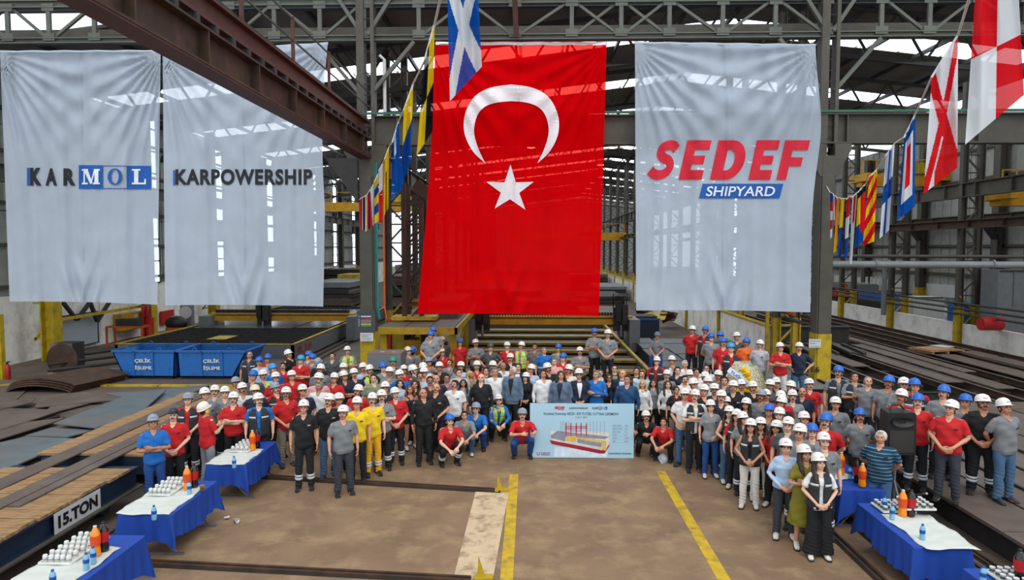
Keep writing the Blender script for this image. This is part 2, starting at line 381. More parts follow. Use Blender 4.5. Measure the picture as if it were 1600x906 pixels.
def girder(name, x, y0, y1, z0, z1, m, w=.35, stiff=2.4):
    r = empty(name, (x, y0, 0)); tag(r, kind='structure')
    b = bmesh.new(); ibeam(b, (0,0,(z0+z1)/2), (0,y1-y0,(z0+z1)/2), w, z1-z0, .04); st('beam', b, m, r)
    y = stiff/2
    while y < min(y1-y0, 60):
        for s in (-1,1):
            b = bmesh.new(); box(b, min(0,s*w*.45), max(0,s*w*.45), y-.02, y+.02, z0+.04, z1-.04); st('stiffener', b, m, r)
        y += stiff
girder('runway_girder', XR, 24, 120, 7.8, 8.65, m_steel); girder('runway_girder', XR-.35, 28, 120, 6.05, 6.45, m_steel)
girder('runway_girder', XL, 26, 120, 7.8, 8.65, m_steel); girder('runway_girder', XP, 22, 95, 7.5, 8.2, m_steel); girder('runway_girder', XP-.3, 22, 95, 6.0, 6.4, m_rust)
girder('runway_girder', XO-1, 22, 95, 6.5, 7.0, m_steel); girder('runway_girder', XW+.5, 22, 95, 7.7, 8.4, m_steel)
# low concrete walls
def low_wall(name, x, y0, step, n, h, cap):
    b = bmesh.new(); box(b, x-.1, x+.14, y0, y0+step*n, 0, .08); r = st(name, b, m_wallc)
    for k in range(n):
        b = bmesh.new(); box(b, x-.1, x+.12, y0+k*step+.18, y0+(k+1)*step-.18, .08, h); st('wall_panel', b, m_wallc, r)
        if cap:
            b = bmesh.new(); box(b, x-.14, x+.16, y0+k*step+.02, y0+(k+1)*step-.02, h, h+.07); st('wall_cap', b, m_yel, r)
            b = bmesh.new(); box(b, x-.22, x-.1, y0+k*step-.07, y0+k*step+.07, 0, h+1.5 if k < 4 else h+.9); st('guard_post', b, m_yel, r)
    return r
low_wall('wall_middle', XR-.2, 28.3, 7.3, 10, 1.8, True)
low_wall('wall_bay', XP+.2, 21.3, 6.3, 10, 1.38, False)

# ---- the front frame: two big columns, crosswise girder, lattice truss, crane runway coming forward
for nm, x in (('left', XL), ('right', XR)):
    r = empty('main_column', (x, YB, 0)); tag(r, kind='structure')
    b = bmesh.new(); ibeam(b, (0,0,2.1), (0,0,8.2), .52, .5, .05, up=Vector((1,0,0))); st('lower_shaft', b, m_steel, r)
    b = bmesh.new(); box(b, -.2, .2, -.31, -.27, 2.1, 8.2); st('cover_plate', b, m_steel, r)
    b = bmesh.new(); ibeam(b, (0,0,0), (0,0,2.1), .56, .54, .05, up=Vector((1,0,0))); box(b, -.22, .22, -.33, -.28, 0, 2.1); st('painted_foot', b, m_yel, r)
    for xx, w in ((-.16,.26),(.26,.12)):
        b = bmesh.new(); box(b, xx-w/2, xx+w/2, -.2, .2, 8.2, 14.4); st('upper_chord', b, m_steel, r)
    for k in range(16):
        b = bmesh.new(); bar(b, (-.05,-.1,8.5+k*.37), (.22,-.1,8.5+k*.37), .025); st('rung', b, m_dark, r)
    for s in (-1,1):
        b = bmesh.new()
        for yy in (-.3,.25):
            v = [(s*.2,yy,8.6),(s*.75,yy,8.6),(s*.75,yy,8.4),(s*.28,yy,7.5),(s*.2,yy,7.5)]
            a_ = [b.verts.new(p) for p in v]; c_ = [b.verts.new((p[0],p[1]+.05,p[2])) for p in v]
            b.faces.new(a_); b.faces.new(c_[::-1]); [b.faces.new((a_[i],c_[i],c_[(i+1)%5],a_[(i+1)%5])) for i in range(5)]
        st('corbel', b, m_steel, r)
r = empty('cross_girder', (0, YB, 0)); tag(r, kind='structure')
b = bmesh.new(); ibeam(b, (XL+.3,0,9.13), (XO,0,9.13), .45, 1.02, .05); st('beam', b, m_steel, r)
b = bmesh.new(); box(b, XL+.0, XO, -.26, -.18, 9.66, 9.74); st('green_edge', b, m_green, r)
for k in range(14):
    x = XL+2.2*k+1.1; b = bmesh.new(); box(b, x-.02, x+.02, -.2, -.02, 8.68, 9.6); st('stiffener', b, m_steel, r)
r = empty('front_truss', (0, YB, 0)); tag(r, kind='structure')
def tx(px): return on_y(px, 60, YB).x
zb, zt = 12.3, 13.55
for z, w in ((zb,.2),(zt,.26)):
    b = bmesh.new(); ibeam(b, (tx(-60),0,z), (tx(1700),0,z), .25, w, .04); st('chord', b, m_steelg, r)
nodes = [-50,15,79,150,222,290,360,430,501,570,655,730,805,893,970,1045,1128,1210,1290,1375,1450,1525,1600,1670]
for i, p in enumerate(nodes):
    x = tx(p); b = bmesh.new(); bar(b, (x,-.05,zb), (x,-.05,zt), .14, .1); st('vertical', b, m_steelg, r)
    if i < len(nodes)-1 and p not in (570,1290):
        x1 = tx(nodes[i+1]); up = i % 2 == 0
        b = bmesh.new(); bar(b, (x,0,zb if up else zt), (x1,0,zt if up else zb), .11, .09); st('diagonal', b, m_steelg, r)
        if i in (0, 13, 14): 
            b = bmesh.new(); bar(b, (x,.05,zt if up else zb), (x1,.05,zb if up else zt), .11, .09); st('diagonal', b, m_steelg, r)
    for z in (zb, zt):
        b = bmesh.new(); cbox(b, (x,-.1,z+(.12 if z == zb else -.12)), (.42,.02,.26)); st('gusset', b, m_steelg, r)
b = bmesh.new(); bar(b, (tx(-60),1.6,12.9), (tx(1700),1.6,12.9), .3, .5); st('deep_beam', b, m_steel, r)
b = bmesh.new(); bar(b, (tx(-60),1.6,14.3), (tx(1700),1.6,14.3), .3, .9); st('deep_beam', b, m_bluedk, r)
for x0, s in ((XL,1),(XL,-1),(XR,1),(XR,-1)):
    for a, c in (((.2,zb-1.9),(1.7,zb-.15)), ((.1,zb+.1),(1.45,zt+.9))):
        b = bmesh.new(); bar(b, (x0+s*a[0],-.1,a[1]), (x0+s*c[0],-.1,c[1]), .14, .12); st('knee_brace', b, m_steelg, r)
b = bmesh.new(); tube(b, [(XL+.62,.1,9.7),(XL+.62,.1,11.6),(XL+.45,.1,11.75)], .06, 10); st('down_pipe', b, m_white, r)
b = bmesh.new(); bar(b, (tx(807),-.3,zb-.05), (tx(802),-1.2,15), .16, .16); st('red_hanger', b, m_rustr, r)
# crane runway that comes forward over the crowd on the left
r = empty('crane_runway', (XL, 4, 0)); tag(r, kind='structure'); L = YB-4-.1
b = bmesh.new(); ibeam(b, (0,0,8.49), (0,L,8.49), .42, .64, .04); st('girder', b, m_rust, r)
b = bmesh.new(); box(b, -.2, .2, 0, L, 8.135, 8.165); st('soffit_plate', b, m_rustr, r)
for k in range(9):
    y = 1.2+k*2.2
    b = bmesh.new(); box(b, .02, .2, y-.02, y+.02, 8.2, 8.78); st('stiffener', b, m_rust, r)
b = bmesh.new(); ibeam(b, (0,0,9.2), (0,L,9.2), .3, .46, .05); st('rail_beam', b, m_rustr, r)
for k in range(28):
    b = bmesh.new(); cbox(b, (0.02,.5+k*.7,8.89), (.3,.12,.16)); st('rail_clip', b, m_dark, r)
b = bmesh.new(); box(b, -.04, .04, 0, L, 9.43, 9.55); st('rail_head', b, m_dark, r)
for y in (10.1-4, 13.4-4, 16.3-4, 19.2-4):
    b = bmesh.new(); bar(b, (.1,y,9.4), (.1,y,10.5), .07); st('rail_post', b, m_rustr, r)
for z in (9.95,10.45):
    b = bmesh.new(); bar(b, (.1,2,z), (.1,L,z), .035); st('hand_wire', b, m_steel, r)
b = bmesh.new(); v = [(-1.35,8.15),(-.25,8.15),(-.25,6.6)]
a_ = [b.verts.new((x,L-.3,z)) for x, z in v]; c_ = [b.verts.new((x,L-.25,z)) for x, z in v]; b.faces.new(a_); b.faces.new(c_[::-1]); [b.faces.new((a_[i],c_[i],c_[(i+1)%3],a_[(i+1)%3])) for i in range(3)]
st('gusset_plate', b, m_dark, r)
# pipes across the right bay
for nm, z, rad, m, lab, yy in (('steam_pipe', 4.5, .12, m_grey, 'long thick grey pipe crossing the right bay at mid height', 0), ('crossing_beam', 4.78, .06, m_dark, 'thin dark beam crossing the right bay just above the grey pipe', .2)):
    b = bmesh.new(); x = XR+.3; tube(b, [(x,YB+yy,z),(XO,YB+yy,z-.05)], rad, 12); o = obj(nm, b, m); tag(o, kind='structure')
    if nm == 'steam_pipe':
        for k in range(4):
            b = bmesh.new(); tube(b, [(x+1.5+k*4,YB,z),(x+1.56+k*4,YB,z)], .15, 12); st('flange', b, m_grey, o)
for i, z in enumerate((1.9,2.15,2.4)):
    b = bmesh.new(); tube(b, [(XP-.25,22,z),(XP-.25,60,z)], .05, 8); tag(obj('wall_pipe', b, m_dark), kind='structure')
b = bmesh.new(); tube(b, [(XP-.5,40,1.2),(XP-.5,40,4.0),(XP-.2,40,4.3)], .14, 12); tag(obj('duct_pipe', b, m_grey), kind='structure')
for z, yy in ((2.2,26.5),(2.45,27.2),(2.7,26.8)):
    b = bmesh.new(); tube(b, [(XR+.3,yy,z),(XR+.35,yy+25,z)], .08, 10); tag(obj('side_pipe', b, m_orange if z == 2.45 else m_dark), kind='structure')
# ------------------------------------------------------------------ hanging banners and signal flags
m_bw = sheer('white_banner_cloth', '#d3dfee', .13, '#ffffff', .45)
m_br = sheer('red_flag_cloth', '#fa0410', .16, '#ff6a5c', .45)
m_sw = sheer('seam_cloth', '#dfe7f0', .12)
m_crw = mat('flag_white', '#e6dce0', rough=.8, var=.05); m_inkb = mat('ink_blue', '#1a58a8', rough=.8, var=.05); m_inkk = mat('ink_black', '#1d2128', rough=.8, var=.05); m_inkr = mat('ink_red', '#cf1c34', rough=.8, var=.05); m_inkw = mat('ink_white', '#dfe6ee', rough=.8, var=.05)
YC = 23.35
def banner(label, quad, m, seed, sag=4, cat='banner', group=None, bulge=None, name='banner', amp=2.3):
    """quad: pixel corners TL TR BR BL at the banner plane"""
    rr = random.Random(seed); tl, tr, br, bl = [Vector((x, y, 0)) for x, y in quad]; NU, NV = 110, 110
    ph = [rr.uniform(0,6) for _ in range(8)]
    def wave(u, v):
        w = math.sin(u*34+ph[0]+v*1.2)*.018 + math.sin(u*61+ph[1]-v*2)*.010 + math.sin(u*13+ph[2]+v*.8)*.035
        d0 = math.hypot(u, v*1.5); d1 = math.hypot(1-u, v*1.5)
        w += .30*d0*math.exp(-d0*4.2)*math.sin(math.atan2(v, u+.02)*34+ph[3]) + .30*d1*math.exp(-d1*4.2)*math.sin(math.atan2(v, 1-u+.02)*34+ph[4])
        w += .05*math.exp(-((u-.5)/.13)**2)*max(0, v-.72)/.28*math.sin((v*5+abs(u-.5)*9)*7)
        w += .02*math.exp(-((u-.5)/.006)**2) + .06*math.sin(v*3.1+ph[5])
        return w*amp
    def pos(u, v, off=0.0):
        a = tl.lerp(tr, u); c = bl.lerp(br, u); p = a.lerp(c, v)
        p.y += sag*4*u*(1-u)*v*-.4 + (3.0*(1-math.cos(u*PI*10))*.15 if v < .02 else 0)
        if bulge: p.x += bulge(u, v)
        return on_y(p.x, p.y, YC - wave(u, v) - off)
    b = bmesh.new(); g = [[b.verts.new(pos(i/NU, j/NV)) for i in range(NU+1)] for j in range(NV+1)]
    for j in range(NV):
        for i in range(NU): b.faces.new((g[j][i], g[j][i+1], g[j+1][i+1], g[j+1][i]))
    o = obj(name, b, m, smooth=True); tag(o, label, cat, group)
    b = bmesh.new(); tube(b, [pos(k/20, 0)+Vector((0,.02,.02)) for k in range(21)], .035, 8); obj('hanging_pole', b, m_sw, o)
    # printing is laid on the cloth: pixel -> (u, v) -> cloth point
    def inv(px, py):
        u, v = .5, .5
        for _ in range(12):
            a = tl.lerp(tr, u); c = bl.lerp(br, u); p = a.lerp(c, v); p.y += sag*4*u*(1-u)*v*-.4
            if bulge: p.x += bulge(u, v)
            u += (px-p.x)/(tr.x-tl.x); v += (py-p.y)/(bl.y-tl.y)
        return u, v
    def onto(px, py, off=.03): return pos(*inv(px, py), off)
    return o, onto
def print_mesh(o, onto, me, rect, m, name, off=.03, shear=0.0, cuts=True):
    """lay a flat mesh over the pixel rect x0,y0,x1,y1 of the cloth; cut finely so that it follows the folds"""
    b = bmesh.new(); b.from_mesh(me)
    xs = [v.co.x for v in b.verts]; zs = [v.co.y for v in b.verts]; x0, x1, y0, y1 = min(xs), max(xs), min(zs), max(zs)
    n = max(2, int((rect[2]-rect[0])/4)); k = max(2, int((rect[3]-rect[1])/6))
    for i in range(1, n): bmesh.ops.bisect_plane(b, geom=b.verts[:]+b.edges[:]+b.faces[:], plane_co=(x0+(x1-x0)*i/n,0,0), plane_no=(1,0,0))
    for i in range(1, k): bmesh.ops.bisect_plane(b, geom=b.verts[:]+b.edges[:]+b.faces[:], plane_co=(0,y0+(y1-y0)*i/k,0), plane_no=(0,1,0))
    for v in b.verts:
        u = (v.co.x-x0)/(x1-x0); w = (v.co.y-y0)/(y1-y0)
        v.co = onto(rect[0]+(rect[2]-rect[0])*u + shear*(w-.5), rect[3]-(rect[3]-rect[1])*w, off)
    return obj(name, b, m, o)
def polym(pts):
    me = bpy.data.meshes.new('poly'); b = bmesh.new(); b.faces.new([b.verts.new((x,y,0)) for x, y in pts]); bmesh.ops.triangulate(b, faces=b.faces[:]); b.to_mesh(me); b.free(); return me
def rects(rs):
    me = bpy.data.meshes.new('r'); b = bmesh.new()
    for x0, y0, x1, y1 in rs: b.faces.new([b.verts.new(p) for p in ((x0,y0,0),(x1,y0,0),(x1,y1,0),(x0,y1,0))])
    b.to_mesh(me); b.free(); return me
def serif(ch):
    if ch == 'M':
        me = bpy.data.meshes.new('M'); b = bmesh.new()
        for q in (((0,0),(3.2,0),(3.2,.9),(0,.9)),((6,0),(10,0),(10,.9),(6,.9)),((.9,.9),(1.7,.9),(1.7,7),(.9,7)),((7,.9),(9.2,.9),(9.2,7.1),(7,7.1)),((0,7.1),(3.4,7.1),(3.4,8),(0,8)),((6.6,7.1),(10,7.1),(10,8),(6.6,8)),((1.2,7.1),(3.4,7.1),(5.9,1.0),(4.6,.2)),((4.6,.2),(5.3,.2),(7.4,7.1),(6.6,7.1))):
            b.faces.new([b.verts.new((x,y,0)) for x, y in q])
        b.to_mesh(me); b.free(); return me
    if ch == 'L': return rects([(0,0,7.6,.9),(0,7.1,4.6,8),(1.2,.9,3.5,7.1),(6.7,.9,7.6,2.8)])
    me = bpy.data.meshes.new('O'); b = bmesh.new(); n = 32
    ou = [b.verts.new((4.2*math.cos(2*PI*k/n),4.1*math.sin(2*PI*k/n),0)) for k in range(n)]; inn = [b.verts.new((2.1*math.cos(2*PI*k/n),3.4*math.sin(2*PI*k/n),0)) for k in range(n)]
    for k in range(n): b.faces.new((ou[k], ou[(k+1)%n], inn[(k+1)%n], inn[k]))
    b.to_mesh(me); b.free(); return me
o, T = banner('wide white banner printed KARMOL, leftmost of the hanging cloths', ((0,81),(251,80),(246,476),(15,471)), m_bw, 1)
print_mesh(o, T, text_mesh('K', 1, bold=.07), (47,262,65,290), m_inkk, 'letter'); print_mesh(o, T, rects([(0,0,1,1)]), (42,262,46.5,290), m_inkb, 'letter_stroke')
print_mesh(o, T, text_mesh('A', 1, bold=.06), (71,263,89,290), m_inkk, 'letter'); print_mesh(o, T, text_mesh('R', 1, bold=.06), (99,263,118,290), m_inkk, 'letter')
print_mesh(o, T, rects([(0,0,1,1)]), (123,258,161,295), m_inkb, 'blue_box'); print_mesh(o, T, rects([(0,0,1,1)]), (198,259,236,295.5), m_inkb, 'blue_box')
print_mesh(o, T, rects([(0,0,1,.035),(0,.965,1,1)]), (161,258.5,198,295), m_inkb, 'box_outline', .032)
print_mesh(o, T, serif('M'), (128,264,156,288), m_inkw, 'letter', .05); print_mesh(o, T, serif('O'), (168,263,191,289), m_inkb, 'letter', .05); print_mesh(o, T, serif('L'), (206,264,228,288), m_inkw, 'letter', .05)
o, T = banner('white banner printed KARPOWERSHIP, partly behind the rusty crane beam', ((254,82),(512,68),(505,479),(258,477)), m_bw, 2, bulge=lambda u, v: -6*math.sin(PI*min(1,v*1.6))*u)
print_mesh(o, T, text_mesh('KARPOWERSHIP', 1, bold=.04, space=1.12), (274,264,488,289), m_inkk, 'lettering'); print_mesh(o, T, rects([(0,0,1,1)]), (270.5,266,273.5,289), m_inkb, 'letter_stroke', .032)
o, T = banner('huge red flag with white crescent and star hanging in the middle', ((680,69),(948,67),(936,494),(652,490)), m_br, 3, cat='flag', name='flag', bulge=lambda u, v: 4*math.sin(PI*v)*(1-u))
print_mesh(o, T, rects([(0,0,1,1)]), (681,65,947,70), m_crw, 'white_hem', .02)
def cat(pts, n=6):
    out = []; P_ = [pts[0]]+pts+[pts[-1]]
    for i in range(1, len(P_)-2):
        for k in range(n):
            t = k/n; a, b_, c, d = P_[i-1], P_[i], P_[i+1], P_[i+2]
            out.append(tuple(.5*((2*b_[j])+(-a[j]+c[j])*t+(2*a[j]-5*b_[j]+4*c[j]-d[j])*t*t+(-a[j]+3*b_[j]-3*c[j]+d[j])*t**3) for j in (0,1)))
    out.append(pts[-1]); return out
lo = cat([(757.8,255),(738,236),(725,208),(726,178),(741,151),(766,137),(799,132)]); li = cat([(757.8,255),(746.5,231),(740,205),(745,181),(757,167),(776,160),(799,158)])
b = bmesh.new()
for s in (1,-1):
    f = lambda p: (p[0] if s > 0 else 1598-p[0], -p[1], 0)
    A_ = [b.verts.new(f(p)) for p in lo]; B_ = [b.verts.new(f(p)) for p in li]
    for i in range(len(A_)-1):
        try: b.faces.new((A_[i], A_[i+1], B_[i+1], B_[i]))
        except ValueError: pass
bmesh.ops.remove_doubles(b, verts=b.verts[:], dist=.01)
me = mesh(b); print_mesh(o, T, me, (724.5,132,873.5,255), m_crw, 'crescent')
sp = [(797.6,257),(834,284),(820.8,327.6),(773,325.7),(759.7,284)]; cx, cy = 797, 297.5; pts = []
for i in range(5):
    a = sp[i]; c = sp[(i+1)%5]; pts.append((a[0], -a[1])); mx, my = (a[0]+c[0])/2, (a[1]+c[1])/2; pts.append((cx+(mx-cx)*.47, -(cy+(my-cy)*.47)))
me = bpy.data.meshes.new('star'); b = bmesh.new(); c0 = b.verts.new((cx,-cy,0)); vs = [b.verts.new((x,y,0)) for x, y in pts]
for i in range(10): b.faces.new((c0, vs[i], vs[(i+1)%10]))
b.to_mesh(me); b.free(); print_mesh(o, T, me, (759.7,257,834,327.6), m_crw, 'star')
o, T = banner('white banner printed SEDEF SHIPYARD, right of the red flag', ((992,67),(1273,71),(1266,488),(994,485)), m_bw, 4, bulge=lambda u, v: 12*u*math.exp(-((v-.30)/.2)**2))
def blocky(ch):
    if ch == 'E': return rects([(0,0,3.4,10),(3.4,0,8,2.5),(3.4,3.9,7.4,6.1),(3.4,7.6,8.4,10)])
    if ch == 'F': return rects([(0,0,3.4,10),(3.4,3.4,7.6,5.7),(3.4,7.5,8.8,10)])
    if ch == 'D':
        me = bpy.data.meshes.new('D'); b = bmesh.new(); n = 14; ou = [(0,10)]+[(4.4+4.6*math.sin(PI*k/n), 5+5*math.cos(PI*k/n)) for k in range(n+1)]+[(0,0)]; inn = [(3.3,7.6)]+[(4.0+1.9*math.sin(PI*k/n), 5+2.6*math.cos(PI*k/n)) for k in range(n+1)]+[(3.3,2.4)]
        A = [b.verts.new((x,y,0)) for x, y in ou]; B = [b.verts.new((x,y,0)) for x, y in inn]
        for k in range(len(A)): b.faces.new((A[k], A[(k+1)%len(A)], B[(k+1)%len(A)], B[k]))
        b.to_mesh(me); b.free(); return me
    c = cat([(8.6,8.0),(7.2,9.0),(4.9,9.1),(3.0,8.2),(3.0,6.6),(4.6,5.6),(6.6,4.8),(7.6,3.3),(6.6,1.6),(4.2,.9),(1.9,1.3),(.4,2.3)], 4); b = bmesh.new(); L_, R_ = [], []
    for i, p in enumerate(c):
        a = c[max(0,i-1)]; d = c[min(len(c)-1,i+1)]; dx, dy = d[0]-a[0], d[1]-a[1]; l = math.hypot(dx, dy) or 1; w = 1.35
        L_.append(b.verts.new((p[0]-dy/l*w, p[1]+dx/l*w, 0))); R_.append(b.verts.new((p[0]+dy/l*w, p[1]-dx/l*w, 0)))
    for i in range(len(c)-1): b.faces.new((L_[i], L_[i+1], R_[i+1], R_[i]))
    return mesh(b)
for ch, x0, x1 in (('S',1016,1057),('E',1067,1105),('D',1116,1164),('E',1176,1212),('F',1220,1259)):
    print_mesh(o, T, blocky(ch), (x0,219,x1,281), m_inkr, 'letter', .03, 14)
print_mesh(o, T, rects([(0,0,1,1)]), (1095,287,1221,310), m_inkb, 'blue_box', .03, 6); print_mesh(o, T, text_mesh('SHIPYARD', 1, bold=.015), (1104,291,1211,306.5), m_inkw, 'lettering', .055, 3)
# ---- strings of signal flags
FC = {'r':'#d81a24','w':'#d8dce0','b':'#0f4ea0','y':'#e8c81c','k':'#191a1e','n':'#2a2c78','o':'#e08a1c'}
FM = {k: sheer('signal_'+{'r':'red','w':'white','b':'blue','y':'yellow','k':'black','n':'indigo','o':'orange'}[k], v, .06, None, .3) for k, v in FC.items()}
def sflag(label, quad, Y, fn, cols, seed, group):
    tl, tr, br, bl = [Vector((x,y,0)) for x, y in quad]; NU, NV = (52, 90) if Y < 11 else (24, 40); rr = random.Random(seed); ph = rr.uniform(0,6)
    b = bmesh.new(); g = []
    for j in range(NV+1):
        row = []
        for i in range(NU+1):
            u, v = i/NU, j/NV; p = tl.lerp(tr, u).lerp(bl.lerp(br, u), v)
            row.append(b.verts.new(on_y(p.x, p.y, Y + .10*math.sin(u*5+ph+v*2.2)*(.3+v) + .04*math.sin(u*14+ph*2-v*3))))
        g.append(row)
    for j in range(NV):
        for i in range(NU):
            f = b.faces.new((g[j][i], g[j][i+1], g[j+1][i+1], g[j+1][i])); f.material_index = cols.index(fn((i+.5)/NU, (j+.5)/NV))
    o = obj('signal_flag', b, [FM[c] for c in cols], smooth=True); tag(o, label, 'flag', group); return on_y(quad[1][0], quad[1][1], Y), on_y(quad[0][0], quad[0][1], Y)
GL, GR = 'signal flags strung on the left', 'signal flags strung on the right'
pl = []
Ls = [
 ('blue signal flag with white diagonal cross, nearest on the left string', ((698,-45),(745,-45),(753,104),(703,158)), 6.0, lambda u, v: 'w' if abs(u-v) < .17 or abs(u-(1-v)) < .17 else 'b', 'bw'),
 ('black and yellow quartered signal flag beside the big red flag', ((663,96),(679,38),(676,205),(651,243)), 8.2, lambda u, v: 'k' if (u < .5) == (v < .55) else 'y', 'ky'),
 ('yellow over blue signal flag on the left string', ((631,172),(646,130),(642,250),(626,300)), 10.1, lambda u, v: 'y' if v < .45 else 'b', 'yb'),
 ('blue signal flag with a white sliver on the left string', ((613,222),(623,189),(629,296),(611,313)), 12.2, lambda u, v: 'w' if (v < .35 and .3 < u < .55) else 'b', 'bw'),
 ('yellow signal flag with thin black middle stripe, left string', ((601,248),(608,229),(607,325),(600,337)), 13.8, lambda u, v: 'k' if abs(u-.4) < .09 and v > .3 else 'y', 'yk'),
 ('white over red signal flag, long and narrow, left string', ((592,266),(598,255),(598,345),(592,348)), 15.2, lambda u, v: 'w' if v < .45 else 'r', 'wr'),
 ('yellow and blue banded signal flag on the left string', ((585,284),(591.5,270),(592,345),(585,350)), 16.6, lambda u, v: 'yb'[int(v*5) % 2], 'yb'),
 ('white signal flag with a red wedge, left string', ((578.5,297),(584,287),(584,352),(578.5,355)), 18.0, lambda u, v: 'r' if u < v*.7 else 'w', 'rw'),
 ('red and indigo signal flag on the left string', ((574,303),(578,297),(578.5,357),(574,359)), 19.3, lambda u, v: 'r' if u < .5 else 'n', 'rn'),
 ('yellow and white signal flag at the far left string', ((570.5,307),(574,303),(574,360),(570.5,362)), 20.4, lambda u, v: 'w' if u < .5 else 'y', 'wy'),
 ('indigo signal flag near the far end of the left string', ((567,309),(570.5,306),(570.5,358),(567,360)), 21.3, lambda u, v: 'n', 'n'),
 ('plain red signal flag, last on the left string', ((562.5,311),(567,308),(567,360),(563,357)), 22.2, lambda u, v: 'r' if u < .75 else 'w', 'rw')]
for i, (l, q, Y, f, c) in enumerate(Ls): a_, c_ = sflag(l, q, Y, f, c, 40+i, GL); pl += [a_, c_]
b = bmesh.new(); tube(b, [on_y(706,-120,5.2)]+pl+[on_y(561,312,23.4)], .014, 6); tag(obj('flag_rope', b, m_white), 'pale rope carrying the signal flags on the left', 'rope')
pr = []
Rs = [
 ('red and white quartered signal flag, nearest on the right string', ((1526,-40),(1590,-40),(1600,148),(1508,226)), 6.5, lambda u, v: 'r' if (u < .52) == (v < .5) else 'w', 'rw'),
 ('white signal flag with red diagonal cross, right string', ((1456,120),(1497,54),(1496,262),(1443,303)), 8.6, lambda u, v: 'r' if abs(u-v) < .13 or abs(u-(1-v)) < .13 or (v > .68 and u > .3 and abs(u-.65) < (v-.55)) else 'w', 'rw'),
 ('blue bordered signal flag with white and red centre', ((1413,214),(1430,179),(1430,322),(1401,345)), 10.7, lambda u, v: 'r' if .34 < u < .66 and .22 < v < .7 else 'w' if .17 < u < .83 and .12 < v < .84 else 'b', 'rwb'),
 ('white signal flag with blue cross on the right string', ((1384,243),(1398,224),(1389,360),(1374,373)), 12.5, lambda u, v: 'b' if abs(u-.5) < .14 or abs(v-.48) < .11 else 'w', 'bw'),
 ('red and yellow diagonally striped signal flag', ((1358,277),(1371,264),(1366,377),(1348,384)), 14.6, lambda u, v: 'ry'[int((u*.9+v*4)*1.6) % 2], 'ry'),
 ('signal flag of yellow, red and indigo, right string', ((1341,300),(1353,287),(1351,374),(1336,388)), 15.9, lambda u, v: 'k' if v < .12 else 'r' if u > .42 and v < .95-.4*(1-u) else 'b' if v > .62 else 'y', 'krby'),
 ('white signal flag with red bar, longest thin one', ((1332,308),(1339,301),(1331,412),(1327,413)), 17.4, lambda u, v: 'r' if v < .4 and .25 < u < .8 else 'w', 'rw'),
 ('red, white and blue banded signal flag, right string', ((1323,311),(1328.5,306),(1324,402),(1318.5,404)), 18.8, lambda u, v: 'r' if v < .33 else 'w' if v < .68 else 'b', 'rwb'),
 ('yellow over blue signal flag on the right string', ((1314,310),(1319.5,310),(1314,400),(1308.5,402)), 20.0, lambda u, v: 'y' if v < .5 else 'b', 'yb'),
 ('orange and yellow narrow signal flag, right string', ((1308,309),(1312,309),(1307,392),(1302,396)), 21.2, lambda u, v: 'o' if u > .5 else 'y', 'oy'),
 ('white and crimson striped signal flag near the right column', ((1302.5,305),(1306.5,307),(1306,342),(1302.5,344)), 22.0, lambda u, v: 'w' if u < .5 else 'r', 'wr'),
 ('red and blue signal flag nearest the right column', ((1297,300),(1302,303),(1300,370),(1297,374)), 22.8, lambda u, v: 'b' if v < .2 else 'r' if int(v*5) % 2 else 'w', 'brw')]
for i, (l, q, Y, f, c) in enumerate(Rs): a_, c_ = sflag(l, q, Y, f, c, 80+i, GR); pr += [a_, c_]
b = bmesh.new(); tube(b, [on_y(1535,-120,5.4)]+pr+[on_y(1291,290,23.8)], .014, 6); tag(obj('flag_rope', b, m_white), 'pale rope carrying the signal flags on the right', 'rope')
# ------------------------------------------------------------------ machines, carts, plates, tables
def part(name, r, m, fn, smooth=False, **k):
    b = bmesh.new(); fn(b); return obj(name, b, m, r, smooth=smooth, **k)
def P(name, m, r, *boxes):
    b = bmesh.new()
    for q in boxes: box(b, *q)
    return obj(name, b, m, r)
